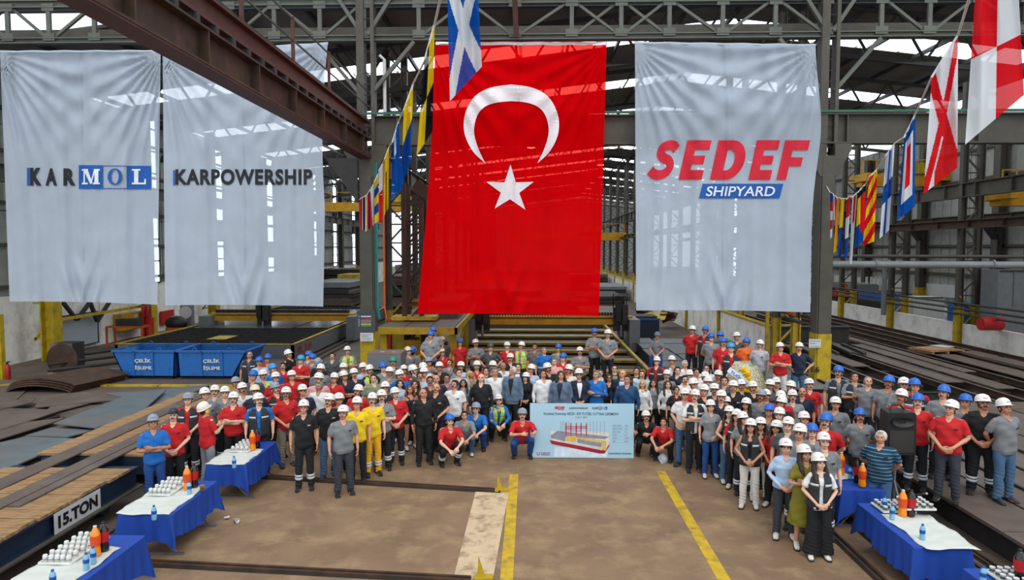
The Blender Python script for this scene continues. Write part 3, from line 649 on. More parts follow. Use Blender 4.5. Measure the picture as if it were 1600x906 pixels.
# ---- transfer carts with plank decks
def cart(y0, y1, zt, label, sign):
    r = empty('transfer_cart', (-9.1, y0, 0), 0, label, 'cart'); L = y1-y0; x0, x1 = -1.2, 1.2
    for s in (x0, x1):
        b = bmesh.new(); ibeam(b, (s*.99,0,zt-.24), (s*.99,L,zt-.24), .16, .38, .03); obj('side_beam', b, m_bluedk, r)
        b = bmesh.new(); bar(b, (s*.99+.06*(1 if s > 0 else -1),0,zt-.43), (s*.99+.06*(1 if s > 0 else -1),L,zt-.43), .22, .03); obj('flange', b, m_steel, r)
    for y in (0, L):
        b = bmesh.new(); bar(b, (x0,y+(.04 if y == 0 else -.04),zt-.24), (x1,y+(.04 if y == 0 else -.04),zt-.24), .08, .36); obj('end_beam', b, m_bluedk, r)
    for x in (-1.0, 1.0):
        for y in (.8, L-.8):
            b = bmesh.new(); tube(b, [(x-.07,y,.20),(x+.07,y,.20)], .19, 18); obj('wheel', b, m_dark, r); P('wheel_box', m_bluedk, r, (x-.14,x+.14,y-.25,y+.25,.25,zt-.43))
    n = int(L/.36); protos = []
    for k in range(4):
        b = bmesh.new(); cbox(b, (0,0,0), (2.52,.325,.05)); bmesh.ops.bevel(b, geom=b.edges[:], offset=.006, segments=1); protos.append(mesh(b, 'plank'))
    for k in range(n):
        for part_x in (-.62, .62):
            o = put('plank', protos[k % 4], m_wood, r, loc=(part_x+R.uniform(-.03,.05),   .18+k*.36, zt-.022+R.uniform(-.006,.006))); o.scale = (.5,1,1); o.rotation_euler = (0,0,R.uniform(-.015,.015))
    if sign:
        sy0 = on_x(77, 810, -7.9).y - y0; sy1 = on_x(150, 775, -7.9).y - y0
        s = P('sign_plate', m_white, r, (1.275,1.283,sy0,sy1,zt-.41,zt-.06))
        me = text_fit('15.TON', (sy1-sy0)*.86, .22, bold=.05)
        for v in me.vertices: v.co = Vector((1.287-0, v.co.x+(sy0+sy1)/2, v.co.y+zt-.235))
        put('lettering', me, m_blk, s)
    return r
cart(7.2, 13.25, .745, 'wooden-decked transfer cart marked 15.TON beside the left tables', True)
cart(13.85, 20.0, .745, 'second wooden-decked transfer cart, behind the one marked 15.TON', False)
# long plates on the carts
def plate(quad, z, t, m, label, cat_='steel plate', group=None, name='steel_plate'):
    q = [on_z(x, y, z) for x, y in quad]
    if sum((q[(i+1)%len(q)].x-q[i].x)*(q[(i+1)%len(q)].y+q[i].y) for i in range(len(q))) > 0: q = q[::-1]
    b = bmesh.new(); slab(b, q, t); return tag(obj(name, b, m), label, cat_, group)
def strip(x0, x1, y0, y1, z, t, m, label):
    b = bmesh.new(); slab(b, [Vector(p) for p in ((x0,y0,z),(x1,y0,z),(x1,y1,z),(x0,y1,z))], t); return tag(obj('long_plate', b, m), label, 'steel plate')
strip(-9.85, -9.42, 11.6, 19.8, .775, .025, m_plateb, 'long narrow steel plate on the cart planks, the farther left one')
strip(-9.05, -8.72, 8.0, 19.0, .775, .025, m_plateb, 'long narrow steel plate on the cart planks, middle one')
strip(-8.69, -8.48, 10.9, 19.4, .775, .025, m_plateb, 'narrowest long steel plate on the cart planks, nearest the plank ends')
# raised floor at the left with loose plates
b = bmesh.new(); box(b, XW-1, -10.45, 9, 24.2, 0, .26); o = obj('floor_raised', b, m_plateb); tag(o, kind='structure')
PL = [
 (((0,596),(52,600),(8,640),(-60,640)), m_plateb, 'brown steel plate at the left edge behind the others'),
 (((60,618),(133,612),(205,622),(55,636)), m_plateb, 'brown steel plate in front of the curved rusty sheets'),
 (((-40,630),(54,622),(50,628),(-40,648)), m_plateb, 'thin brown steel plate lying at the left edge'),
 (((88,628),(175,620),(145,628),(60,650)), m_plateb, 'brown steel plate with a lifted dark corner, mid left floor'),
 (((-60,635),(97,640),(37,660),(-60,690)), m_plateb, 'large brown steel plate at the far left floor'),
 (((125,620),(212,622),(196,632),(150,628)), m_plateb, 'small brown steel plate near the yellow kerb'),
 (((163,614),(222,611),(240,615),(205,624)), m_plate, 'small grey-blue steel plate near the yellow kerb'),
 (((84,661),(185,622),(260,608),(215,648),(150,668)), m_plate, 'long grey-blue steel plate in the middle of the left floor'),
 (((80,668),(150,671),(105,682),(40,680)), m_plate, 'grey steel plate with a short torn edge, left floor'),
 (((-40,700),(40,682),(125,685),(35,722),(-40,760)), m_plate, 'big pale blue-grey steel plate next to the cart planks'),
 (((150,640),(210,612),(330,600),(230,646)), m_plate, 'pale grey steel plate behind the worker in blue overalls'),
 (((-40,668),(105,652),(78,661),(-40,698)), m_plateb, 'bundle-like long brown plate by the dark gap, left floor'),
]
for i, (q, m, l) in enumerate(PL): plate(q, .295+.0137*((i*5) % 12), .03, m, l)
for i in range(5):
    a = on_z(-20, 690-i*5, .3); c = on_z(100-i*8, 653-i*2.5, .3); b = bmesh.new(); bar(b, a, c, .07, .07); tag(obj('flat_bar', b, m_dark), 'dark steel flat bar in the bundle between the left floor plates', 'steel bar', 'dark flat bars bundled between the left floor plates')
# curved rusty sheets
def curved(i):
    p0 = on_z(8, 612, .3); p1 = on_z(112, 612, .3); w = (p1-p0).length; dp = 2.1; z0 = .30+i*.075; n = 18; b = bmesh.new(); g = []
    for k in range(n+1):
        u = k/n; x = p0.x + w*u; h = .27*math.sin(PI*min(1, u*1.0))**.6*(1-.25*u)
        g.append([b.verts.new((x+i*.05+.55*j/3, p0.y+dp*j/3, z0+h)) for j in range(4)])
    for a, c in zip(g, g[1:]):
        for j in range(3): b.faces.new((a[j], c[j], c[j+1], a[j+1]))
    solid(b, geom=b.faces[:], thickness=.05)
    return tag(obj('curved_sheet', b, m_rust, smooth=False), ('lowest','second','third','topmost')[i]+' of the curved rusty steel sheets at the left wall', 'steel sheet')
for i in range(4): curved(i)
# platform with yellow kerb under the blue skips
yk = on_z(230, 602, .30).y
b = bmesh.new(); box(b, -18.2, -9.3, yk, 29, 0, .30); tag(obj('floor_platform', b, m_plateb), kind='structure')
for i in range(5):
    b = bmesh.new(); box(b, -18.2+i*1.78, -18.2+i*1.78+1.74, yk-.05, yk+.16, 0, .315); tag(obj('trim_kerb', b, m_yel), kind='structure')
b = bmesh.new(); bar(b, (-18.2,yk+.05,.16), (-19.6,yk-1.6,.16), .2, .31); tag(obj('trim_kerb', b, m_yel), kind='structure')
def skip(pxl, pxr, slope_l, slope_r, label):
    Y0 = on_z(230, 592, .30).y; xa = on_y(pxl, 550, Y0).x; xb = on_y(pxr, 550, Y0).x; w = xb-xa; h = 1.02; dp = 1.75
    r = empty('waste_skip', (xa, Y0, .30), 0, label, 'skip', 'blue scrap skips'); t = .035
    il, ir = slope_l, slope_r
    def wall(name, pts, nrm):
        b = bmesh.new(); f = b.faces.new([b.verts.new(p) for p in pts]); solid(b, geom=[f], thickness=t); return obj(name, b, m_bluep, r)
    wall('front_wall', [(il,0,.08),(w-ir,0,.08),(w,0,h),(0,0,h)], 0); wall('back_wall', [(w-ir,dp,.08),(il,dp,.08),(0,dp,h),(w,dp,h)], 0)
    wall('end_wall', [(il,dp,.08),(il,0,.08),(0,0,h),(0,dp,h)], 0); wall('end_wall', [(w-ir,0,.08),(w-ir,dp,.08),(w,dp,h),(w,0,h)], 0)
    P('bottom', m_bluep, r, (il,w-ir,0,dp,.08,.12)); P('skid', m_dark, r, (il+.1,w-ir-.1,.1,.25,0,.08)); P('skid', m_dark, r, (il+.1,w-ir-.1,dp-.25,dp-.1,0,.08))
    b = bmesh.new()
    for a, c in (((0,0),(w,0)),((0,dp),(w,dp)),((0,0),(0,dp)),((w,0),(w,dp))): bar(b, (a[0],a[1],h), (c[0],c[1],h), .09, .07)
    obj('rim', b, m_bluep, r)
    for x in (w*.35, w*.65):
        b = bmesh.new(); bar(b, (x,-.03,.12), (x,-.03,h), .05, .03); obj('rib', b, m_bluep, r)
    for x, y in ((w*.2,dp),(w*.8,dp),(w*.25,0),(w*.75,0)):
        b = bmesh.new(); tube(b, [(x+.07*math.cos(a), y, h+.06+.07*math.sin(a)) for a in [2*PI*k/10 for k in range(11)]], .022, 6); obj('lifting_eye', b, m_bluep, r)
    P('scrap', m_rust, r, (il+.05,w-ir-.05,.05,dp-.05,.12,.45))
    for s, z in (('ÇELİK', .68),('İŞLEME', .42)):
        me = text_fit(s, .62, .19, bold=.035)
        for v in me.vertices: v.co = Vector((v.co.x+w*.5-.0, -.045, v.co.y+z))
        put('stencil_lettering', me, m_white, r)
skip(175, 273, .42, .05, 'blue scrap skip stencilled in white, the one nearer the left wall')
skip(277, 385, .05, .52, 'blue scrap skip stencilled in white, with the sloping right end')
# ---- plasma cutting table at the left
r = empty('cutting_table', (-10.3, 29.3, 0), 0, 'long black slatted cutting table marked PL 7.01 with yellow edge', 'cutting table')
x0, x1, y0, y1, zt = -18.0, 0+.0, 0, 20, .85
xa = -7.9
P('frame', m_grey, r, (xa,0,0,.12,.1,zt), (xa,xa+.12,0,20,.1,zt), (-.12,0,0,20,.1,zt))
P('yellow_rim', m_yel, r, (xa,0,-.03,.12,zt,zt+.04), (-.1,.03,0,20,zt,zt+.04), (xa,xa+.1,0,20,zt,zt+.04))
P('water_bed', mat('dark_water', '#0d1012', rough=.12, var=.1, scale=2), r, (xa+.12,-.12,.12,20,.3,.62))
b = bmesh.new()
for k in range(48): bar(b, (xa+.12, .3+k*.4, zt-.06), (-.12, .3+k*.4, zt-.06), .012, .14)
for k in range(26): bar(b, (xa+.25+k*.3, .15, zt-.06), (xa+.25+k*.3, 19.8, zt-.06), .012, .14)
tag(obj('slat_grid', b, m_dark, r), kind='stuff')
for k, (a, c, d, e) in enumerate(((xa+.5,-2.2,6,9.6),(-2.1,-.3,6.2,11),(xa+1,-1,12,17))): P('cut_sheet', mat('wet_steel_sheet', '#5a6266', rough=.25, metal=.5, var=.2, scale=1), r, (a,c,d,e,zt+.012,zt+.03))
P('offcut', m_yel, r, (-4.6,-3.7,1.6,2.9,zt+.012,zt+.03)); P('yellow_corner', m_yelb, r, (-3.4,-2.4,-.06,-.02,.1,.8))
me = text_fit('PL 7.01', 1.9, .34, bold=.03)
for v in me.vertices: v.co = Vector((.012, 1.5+v.co.x, .52+v.co.y))
put('lettering', me, m_red, r)
P('label_plate', m_white, r, (-1.9,-1.5,-.05,-.03,.5,.72))
def gantry(x0, x1, Y, z, label, heads, depth=.5, hh=.42):
    r = empty('gantry', ((x0+x1)/2, Y, 0), 0, label, 'gantry'); w = (x1-x0)/2
    b = bmesh.new(); box(b, -w, w, -depth/2, depth/2, z-hh, z); bmesh.ops.bevel(b, geom=b.edges[:], offset=.02, segments=1); obj('yellow_beam', b, m_yelb, r)
    P('rail_strip', m_dark, r, (-w+.3,w-.3,-depth/2-.03,-depth/2,z-.12,z-.07)); 
    b = bmesh.new(); k = -w+.3
    while k < w-.4: cbox(b, (k,.05,z+.09), (.08,.3,.16)); k += .14
    tag(obj('cable_chain', b, m_dark, r), kind='stuff')
    for s in (-1,1): P('end_carriage', m_grey, r, (s*w-.25,s*w+.25,-1.0,1.0,.1,z-.1))
    for hx in heads:
        hx -= (x0+x1)/2; hd = P('torch_carriage', m_dark, r, (hx-.35,hx+.35,-.5,-.28,z-.7,z+.45))
        P('motor', m_blk, hd, (hx-.28,hx-.02,-.8,-.5,z-.2,z+.75)); P('motor', m_dark, hd, (hx+.04,hx+.3,-.75,-.5,z-.35,z+.6))
        b = bmesh.new(); tube(b, [(hx,-.6,z-.95),(hx,-.6,z-.4)], .06, 10); obj('torch', b, m_alu, hd)
        for q in range(5):
            b = bmesh.new(); x_ = hx-.25+q*.12; tube(b, [(x_,-.6,z+.5),(x_+.05,-.7,z+1.0),(x_-.1,-.3,z+1.1),(x_-.05,.1,z+.2)], .025, 6); obj('hose', b, m_blk, hd)
    return r
gantry(-17.6, -9.6, 37.2, 1.5, 'yellow gantry beam bridging the left cutting table', [on_y(415,495,37).x])
# floor-level rails along the left table
for dx in (.35, .75): rail((-10.3+dx, 27, 0), (-10.3+dx, 50, 0), 'rail running beside the left cutting table, '+('inner' if dx < .5 else 'outer')+' one')
# ---- middle water table
r = empty('cutting_table', (.5, 21.4, 0), 0, 'big middle cutting table with yellow crossbars over dark water', 'cutting table'); w, L = 3.9, 18.5; zt = .60; m_ochre = mat('worn_ochre_paint', '#84700f', rough=.5, var=.25, scale=2, stain='#453818', stain_amt=.7, stain_scale=1.2)
P('frame', m_steel, r, (-w,-w+.14,0,L,0,zt), (w-.14,w,0,L,0,zt), (-w,w,0,.14,0,zt), (-w,w,L-.1,L,0,zt)); P('yellow_rim', m_yel, r, (-w,w,-.04,.14,zt,zt+.05), (w-.12,w,0,L,zt,zt+.05), (-w,-w+.12,0,L,zt,zt+.05))
P('water_bed', MATS['dark_water'], r, (-w+.14,w-.14,.14,L-.1,.2,.42))
k = .9
while k < L-1:
    P('crossbar', m_ochre, r, (-w+.14,w-.14,k,k+.62,.46,.56)); P('under_bar', m_rust, r, (-w+.14,w-.14,k+1.1,k+1.5,.43,.50)); k += 2.5
P('vertical_fin', m_yel, r, (.9,1.0,-.1,-.05,0,1.0)); P('vertical_fin', m_yel, r, (2.55,2.65,-.1,-.05,0,1.0))
gantry(-2.9, 5.0, 33.5, 1.75, 'yellow gantry beam bridging the middle table under the red flag', [on_y(755,500,33.5).x, on_y(968,500,33.5).x])
# operator booth and yellow frames left of it
r = empty('operator_cabin', (-4.2, 27.5, 0), 0, 'yellow machine cabin with dark window left of the middle table', 'machine')
P('body', m_yelb, r, (-.9,.3,-.2,.8,.1,1.35)); P('window_panel', m_blk, r, (-.15,.28,-.24,-.2,.95,2.0)); P('back_panel', m_yel, r, (-1.4,-.9,-.1,.9,0,2.2)); P('roof_bar', m_yel, r, (-1.4,.4,-.2,.8,2.15,2.3)); P('side_panel', m_red, r, (-1.55,-1.42,-.2,.1,.4,2.2))
b = bmesh.new(); tube(b, [(-.2,-.35,.3),(-.2,-.35,1.7),(-.1,-.35,1.8),(.45,-.35,1.8),(.52,-.35,1.7),(.52,-.35,.3)], .035, 8); obj('guard_hoop', b, m_yelb, r)
P('console', m_dark, r, (.32,.8,-.2,.5,.2,1.2)); P('note', mat('yellow_note','#d6cf3a'), r, (-.1,.12,-.26,-.245,1.0,1.3))
# raised deck on yellow legs by the left column
r = empty('walkway_deck', (-6.2, 26.5, 0), 0, 'raised steel deck on yellow legs behind the left column', 'platform')
for i in range(6):
    for j in range(3): P('deck_plate', m_plateb, r, (.55+j*.95,.55+j*.95+.92,-1.2+i*2.0,-1.2+i*2.0+1.95,2.05,2.1))
P('edge_beam', m_yel, r, (3.4,3.5,-1.3,10.8,1.85,2.1), (.5,3.5,-1.3,-1.2,1.85,2.1))
for x, y in ((.7,-1.0),(3.3,-1.0),(3.3,4),(3.3,9)): P('leg', m_yel, r, (x-.12,x+.12,y-.12,y+.12,0,2.0))
b = bmesh.new(); bar(b, (.7,-1,.2), (3.3,-1,1.8), .08); bar(b, (3.3,-1,.3), (3.3,4,1.8), .08); obj('brace', b, m_yel, r)
P('stacked_profiles', m_plateb, r, (1.3,3.2,2,9,2.1,2.35), (1.5,3.1,4,10,2.35,2.65))
# brown tower next to it
r = empty('lattice_tower', (-5.05, 27.6, 0), 0, 'brown lattice tower between the left column and the flag', 'tower')
for x, y in ((-.05,0),(.65,0),(-.05,1),(.65,1)): P('leg', m_rust, r, (x-.09,x+.09,y-.09,y+.09,0,7.7))
b = bmesh.new()
for k in range(9):
    z = .3+k*.82
    for y in (0,1): bar(b, (-.05,y,z), (.65,y,z+.82), .07); bar(b, (-.05,y,z), (.65,y,z), .07)
tag(obj('lacing', b, m_rust, r), kind='stuff')
b = bmesh.new(); bar(b, (.4,0,7.6), (2.7,0,6.0), .3, .5); obj('raking_beam', b, m_rust, r)
# board with coloured stripes on the left column, notice below, electrics, hoses
def onY(px, py, Y): return on_y(px, py, Y)
def sign_panel(name, px0, py0, px1, py1, Y, m, label, cat_, t=.03):
    a, c = on_y(px0, py1, Y), on_y(px1, py0, Y); r = empty(name, ((a.x+c.x)/2, Y, (a.z+c.z)/2), 0, label, cat_); w, h = (c.x-a.x)/2, (c.z-a.z)/2
    P('panel', m, r, (-w,w,0,t,-h,h)); return r, w, h
r, w, h = sign_panel('stripe_board', 558, 485, 586, 519, 23.55, mat('board_grey','#3c4146'), 'dark grey board with coloured stripes on the left column', 'sign')
for i, c in enumerate(('#c8ccd0','#c0392b','#d86a3a','#2e7fae','#c8b43a','#3a8a4a')):
    z = (h*.45, h*.18, h*.03, -h*.12, -h*.27, -h*.42)[i]; P('stripe', mat('stripe_%d' % i, c), r, (-w*.55,w*.55,-.006,0,z-h*.05,z+h*.05)); P('tick', m_white, r, (-w*.85,-w*.7,-.005,0,z-.008,z+.008))
r, w, h = sign_panel('notice', 563, 520, 583, 533, 23.5, mat('paper_white','#c4c8ca'), 'small white notice below the striped board', 'notice')
for i in range(4): P('print_line', m_grey, r, (-w*.8,w*(.2 if i == 1 else .7),-.004,0,h*.5-i*.06,h*.5-i*.06+.018))
for s, x in ((m_green, .32), (mat('teal_hose','#137a88'), .38), (m_orange, .62)):
    b = bmesh.new(); tube(b, [(XL+x,YB-.3,8.0),(XL+x,YB-.3,3.0),(XL+x+.06,YB-.3,2.6)], .03, 8); tag(obj('hanging_hose', b, s), {.32:'green',.38:'teal',.62:'orange'}[x]+' hose hanging down beside the left column', 'hose')
# grey steel chest on a green machine stand
p = on_y(601, 560, 20.6); r = empty('steel_chest', (p.x, 20.6, 0), 0, 'grey steel chest on a dark green stand near the left column', 'chest')
P('stand', m_green, r, (-.45,.5,0,.8,0,1.3)); P('tray', m_blk, r, (-.62,.1,-.15,.7,1.02,1.08)); P('chest_body', m_grey, r, (-.52,.5,-.05,.85,1.42,1.82)); P('chest_rim', m_grey, r, (-.56,.54,-.08,.88,1.36,1.42)); P('lid', mat('lid_brown','#6e6258'), r, (-.52,.5,-.05,.85,1.82,1.845))
for i, c in enumerate(('paper_white','stripe_1','stripe_4')): P('tape', MATS[c], r, (-.2+i*.18,-.08+i*.18,.3,.36,1.846,1.85))
# ---- left wall fittings
def on_wall(name, px0, py0, px1, py1, m, label, cat_, t=.06, X=XW-.94):
    a, c = on_x(px0, py1, X), on_x(px1, py0, X); z0, z1 = on_x((px0+px1)/2, py1, X).z, on_x((px0+px1)/2, py0, X).z
    r = empty(name, (X, (a.y+c.y)/2, (z0+z1)/2), 0, label, cat_); w, h = abs(c.y-a.y)/2, (z1-z0)/2; P('panel', m, r, (0,t,-w,w,-h,h)); return r, w, h
r, w, h = on_wall('whiteboard', 85, 492, 150, 541, mat('board_white','#a9b4ba',rough=.3,var=.03), 'grey-white wall board between the yellow columns at left', 'board')
P('board_frame', m_dark, r, (.0,.09,-w-.06,-w,-h-.05,h+.05), (.0,.09,w,w+.06,-h-.05,h+.05), (.0,.09,-w,w,h,h+.05), (.0,.09,-w,w,-h-.05,-h)); 
r, w, h = on_wall('electric_cabinet', 178, 488, 218, 513, m_yelb, 'yellow box cabinet on the left wall', 'cabinet', .5); P('label_plate', m_white, r, (.5,.51,-.2,.2,h*.4,h*.8))
on_wall('fire_hose_box', 250, 485, 268, 506, m_red, 'flat red box on the white left wall', 'fire box', .15)
def extinguisher(p, label):
    r = empty('fire_extinguisher', p, 0, label, 'extinguisher')
    b = bmesh.new(); lathe(b, [(0,0),(.10,0),(.11,.03),(.11,.55),(.07,.66),(.03,.70),(0,.71)], 16); obj('cylinder', b, m_red, r, smooth=True)
    b = bmesh.new(); tube(b, [(0,0,.7),(0,0,.78),(.12,0,.80)], .025, 8); obj('valve', b, m_blk, r)
    b = bmesh.new(); tube(b, [(.03,0,.76),(.15,-.04,.6),(.14,-.06,.25)], .015, 6); obj('hose', b, m_blk, r)
extinguisher(on_z(12, 598, 0)+Vector((0,0,0)), 'red fire extinguisher standing at the left edge')
for i, px in enumerate((222, 229)):
    p = on_y(px, 512, 37.0); extinguisher((p.x, 37.2, 1.2), 'red fire extinguisher beside the second yellow wall column, '+('nearer' if i == 0 else 'farther')+' one')
    b = bmesh.new(); box(b, p.x-.15, p.x+.15, 37.1, 37.5, .0, 1.2); tag(obj('extinguisher_stand', b, m_red), 'red stand under the '+('nearer' if i == 0 else 'farther')+' wall extinguisher', 'stand')
r = empty('work_frame', tuple(on_z(195, 545, .0)), 0, 'orange tube work frame below the yellow cabinet', 'frame')
b = bmesh.new()
for x in (-.9,.9):
    for y in (0,.7): bar(b, (x,y,0), (x,y,1.1), .08)
obj('legs_frame', b, m_orange, r); b = bmesh.new(); [bar(b, (-.9,y,1.1), (.9,y,1.1), .08) for y in (0,.7)]; [bar(b, (x,0,1.1), (x,.7,1.1), .08) for x in (-.9,.9)]; obj('top_rail', b, m_orange, r); P('tool_bundle', m_dark, r, (-.5,.6,.1,.6,1.14,1.5))
r = empty('covered_machine', tuple(on_z(272, 535, 0)), 0, 'black-covered machine on an orange stand beside the left table', 'machine'); P('stand', m_orange, r, (-.45,.45,0,.6,0,.8))
b = bmesh.new(); ell(b, (0,.3,1.0), (.62,.35,.42), 14, 8); obj('black_cover', b, m_blk, r, smooth=True)
r = empty('monitor_stand', tuple(on_z(291, 530, 0)), 0, 'grey control stand with a round pale dial by the left table', 'machine'); P('post', m_grey, r, (-.3,.3,0,.4,0,1.9))
b = bmesh.new(); tube(b, [(0,-.04,1.5),(0,0,1.5)], .35, 18); obj('dial', b, m_white, r)
b = bmesh.new(); ell(b, (0,0,0), (.62,.07,.62), 26, 12); p = on_z(42, 598, .3); tag(obj('round_plate', b, m_rust, loc=(p.x-.1, p.y+2.0, .30+.5), smooth=True), 'round rusty steel disc leaning by the left wall', 'steel disc')
p = on_z(62, 590, .26); r = empty('grey_crate', (p.x, p.y+1.2, .26), 0, 'grey slatted crate by the first yellow wall column', 'crate')
for i in range(5): P('slat', m_grey, r, (-.42,.42,0,.05,.05+i*.22,.22+i*.22))
P('crate_body', m_dark, r, (-.40,.40,.06,.8,0,1.1))
for i in range(4):
    a = on_z(75, 588-i*5, .5); c = on_z(192, 577-i*7, .5); b = bmesh.new(); tube(b, [a+Vector((0,0,i*.1)), c+Vector((0,0,i*.1))], .10 if i == 0 else .06, 10); tag(obj('steel_tube', b, m_grey if i == 0 else m_dark), ('thick grey','thin dark','middle dark','rear dark')[i]+' steel tube lying beside the blue skips', 'tube')
p = on_z(-2, 600, 0); b = bmesh.new(); box(b, p.x-.05, p.x+.15, p.y, p.y+.2, 0, 2.6); tag(obj('guard_post', b, m_yel), 'yellow guard post at the left picture edge', 'post')
for (a, c) in (((60,440),(230,500)),((100,470),(125,498)),((140,470),(120,498)),((150,470),(168,500)),((185,470),(165,500)),((158,515),(190,545))):
    pass
b = bmesh.new(); bar(b, on_x(72,503,XW-.5), on_x(222,478,XW-.5), .14); tag(obj('trim_wall_bar', b, m_yel), kind='structure')
for q in (((95,468),(120,500)),((142,470),(120,500)),((140,470),(152,502)),((172,470),(152,502))):
    b = bmesh.new(); bar(b, on_x(*q[0],XW-.6), on_x(*q[1],XW-.6), .18, .12); tag(obj('trim_wall_brace', b, m_dark), kind='structure')
# yellow crane trolleys far away
def crane(x, y, z, w, label):
    r = empty('overhead_crane', (x, y, z), 0, label, 'crane'); P('bridge', m_yelb, r, (-w,w,-.4,.4,-.5,.3)); P('end_truck', m_yelb, r, (-w-.1,-w+.5,-1.2,1.2,-.2,.3)); P('end_truck', m_yelb, r, (w-.5,w+.1,-1.2,1.2,-.2,.3)); P('trolley', m_yel, r, (w*.2,w*.6,-.6,.6,.3,1.0))
    b = bmesh.new(); [bar(b, (-w+k*w/3,-.45,.3), (-w+k*w/3,-.45,1.2), .05) for k in range(7)]; bar(b, (-w,-.45,1.2), (w,-.45,1.2), .05); obj('railing', b, m_yelb, r)
crane(3.8, 72, 6.4, 6.0, 'yellow overhead crane far back in the middle bay')
crane(-14.2, 62, 8.9, 5.6, 'yellow overhead crane beyond the left column')
crane(24.3, 46, 9.6, 2.6, 'yellow crane trolley above the right bay runway'); crane(24.6, 34, 7.6, 2.0, 'yellow crane end at the right picture edge')
# ---- steel stock in the middle right: grey plate stack that people stand on
r = empty('plate_stack', (7.3, 22.0, 0), 0, 'wide stack of grey steel plates in front of the white middle wall', 'plate stack')
P('base_packing', m_dark, r, (-2.2,2.4,.1,12,0,.5))
k = 0
for i in range(4):
    for j in range(7):
        x = -2.3+i*1.2+R.uniform(-.05,.05); y = j*1.75+R.uniform(-.06,.06); z = .5+.02*((i*3+j*5) % 4)
        b = bmesh.new(); slab(b, [Vector(p) for p in ((x,y,z+.03),(x+1.14,y,z+.03),(x+1.14,y+1.7,z+.03),(x,y+1.7,z+.03))], .03); o = obj('steel_sheet', b, m_plate, r); o.rotation_euler = (0,0,R.uniform(-.01,.01))
r = empty('step_platform', (7.9, 18.6, 0), 0, 'low steel platform at the foot of the right column', 'platform'); P('top_plate', m_plateb, r, (-1.5,1.9,0,3.1,.42,.46)); P('side', m_dark, r, (-1.45,1.85,.05,3.0,0,.42))
r = empty('step_block', (-2.95, 20.3, 0), 0, 'steel block two workers in blue hard hats stand on', 'platform'); P('top_plate', m_plateb, r, (-.8,.8,0,1.1,.66,.70)); P('side', m_dark, r, (-.75,.75,.05,1.0,0,.66))
r = empty('step_block', (2.5, 20.4, 0), 0, 'steel block beside the table that two grey polos stand on', 'platform'); P('top_plate', m_plateb, r, (-.9,.8,0,.95,.56,.60)); P('side', m_rust, r, (-.85,.75,.05,.9,0,.56))
p = on_z(1000, 531, 0); r = empty('scrap_bin', (p.x, p.y, 0), 0, 'dark blue scrap bin right of the middle gantry', 'bin'); P('front', m_bluedk, r, (-1.0,1.0,0,.05,.1,1.15)); P('back', m_bluedk, r, (-1.0,1.0,1.6,1.65,.1,1.15)); P('side', m_bluedk, r, (-1.05,-1,0,1.65,.1,1.15)); P('side', m_bluedk, r, (1,1.05,0,1.65,.1,1.15)); P('rim', m_bluep, r, (-1.1,1.1,-.05,.0,1.1,1.2)); P('scrap', m_rust, r, (-.95,.95,.1,1.55,.3,1.3))
for i in range(9):
    p = on_z(1015+R.uniform(-12,40), 515+R.uniform(-6,8), 0); b = bmesh.new(); a = R.uniform(0,3); w = R.uniform(.3,.7); slab(b, [Vector((w*math.cos(a+q), w*math.sin(a+q)*.8, .5+R.uniform(-.3,.5))) for q in (0,1.5,3.1,4.6)], .05)
    tag(obj('offcut_sheet', b, m_rust if i % 3 else m_yel, loc=(p.x,p.y,.3)), 'scrap sheet offcut in the heap by the dark blue bin', 'offcut', 'scrap offcuts heaped beside the dark blue bin')
# sign and box on right column
r, w, h = sign_panel('notice', 1264, 530, 1283, 543, 23.6, MATS['paper_white'], 'white notice plate on the right column', 'notice')
for i in range(3): P('print_line', m_grey, r, (-w*.8,w*(.8 if i != 1 else .1),-.004,0,h*.5-i*.09,h*.5-i*.09+.02))
me = text_fit('1E6', .42, .19, bold=.02); b = bmesh.new(); b.from_mesh(me); [setattr(v, 'co', Vector((v.co.x, 0, v.co.y))) for v in b.verts]; p = on_y(1271, 577, 23.64); tag(obj('column_number', b, m_blk, loc=(p.x, 23.64, p.z)), 'black stencilled number 1E6 on the yellow column foot', 'number')
r, w, h = sign_panel('switch_box', 1281, 549, 1292, 582, 23.9, m_steelg, 'grey switch box with warning sticker at the right column', 'switch box', .3); P('sticker', m_white, r, (-w*.5,w*.5,-.006,0,-h*.1,h*.5)); P('warning_mark', m_yelb, r, (-w*.3,w*.3,-.012,-.006,h*.1,h*.35))
# ---- right bay: supports and long beams lying on them
r = empty('beam_rack', (9.0, 20.5, 0), 0, 'grid of dark steel beams covering the right bay floor', 'steel rack')
for k in range(15):
    y = k*1.9; b = bmesh.new(); ibeam(b, (.9,y,.22), (11.6,y,.22), .14, .30, .02); obj('cross_beam', b, m_dark, r)
for k in range(12):
    x = 1.0+k*.95; b = bmesh.new(); ibeam(b, (x,-.5 if k > 3 else 2,.46), (x,27,.46), .12, .18, .02); o = obj('long_beam', b, m_rust, r); P('worn_top', m_alu, o, (x-.03,x+.03,-.5 if k > 3 else 2,27,.55,.556))
for i, (x0, x1, y0, y1) in enumerate(((13.9,14.5,23,33),(14.9,15.5,22,32),(15.7,16.2,25,36),(17.0,17.9,21,29),(18.6,19.3,22,30),(12.2,12.9,26,33))):
    strip(x0, x1, y0, y1, .60, .03, m_plateb, ('long flat brown plate on the beam grid, '+('leftmost one','one left of centre','middle one','one nearest the pallet','one by the low wall','short inner one')[i]))
b = bmesh.new(); ibeam(b, (11.0,33,.95), (15.3,33,.95), .4, .75, .04); tag(obj('deep_beam_stock', b, m_dark), 'deep dark steel beam lying crosswise behind the right column', 'steel beam')
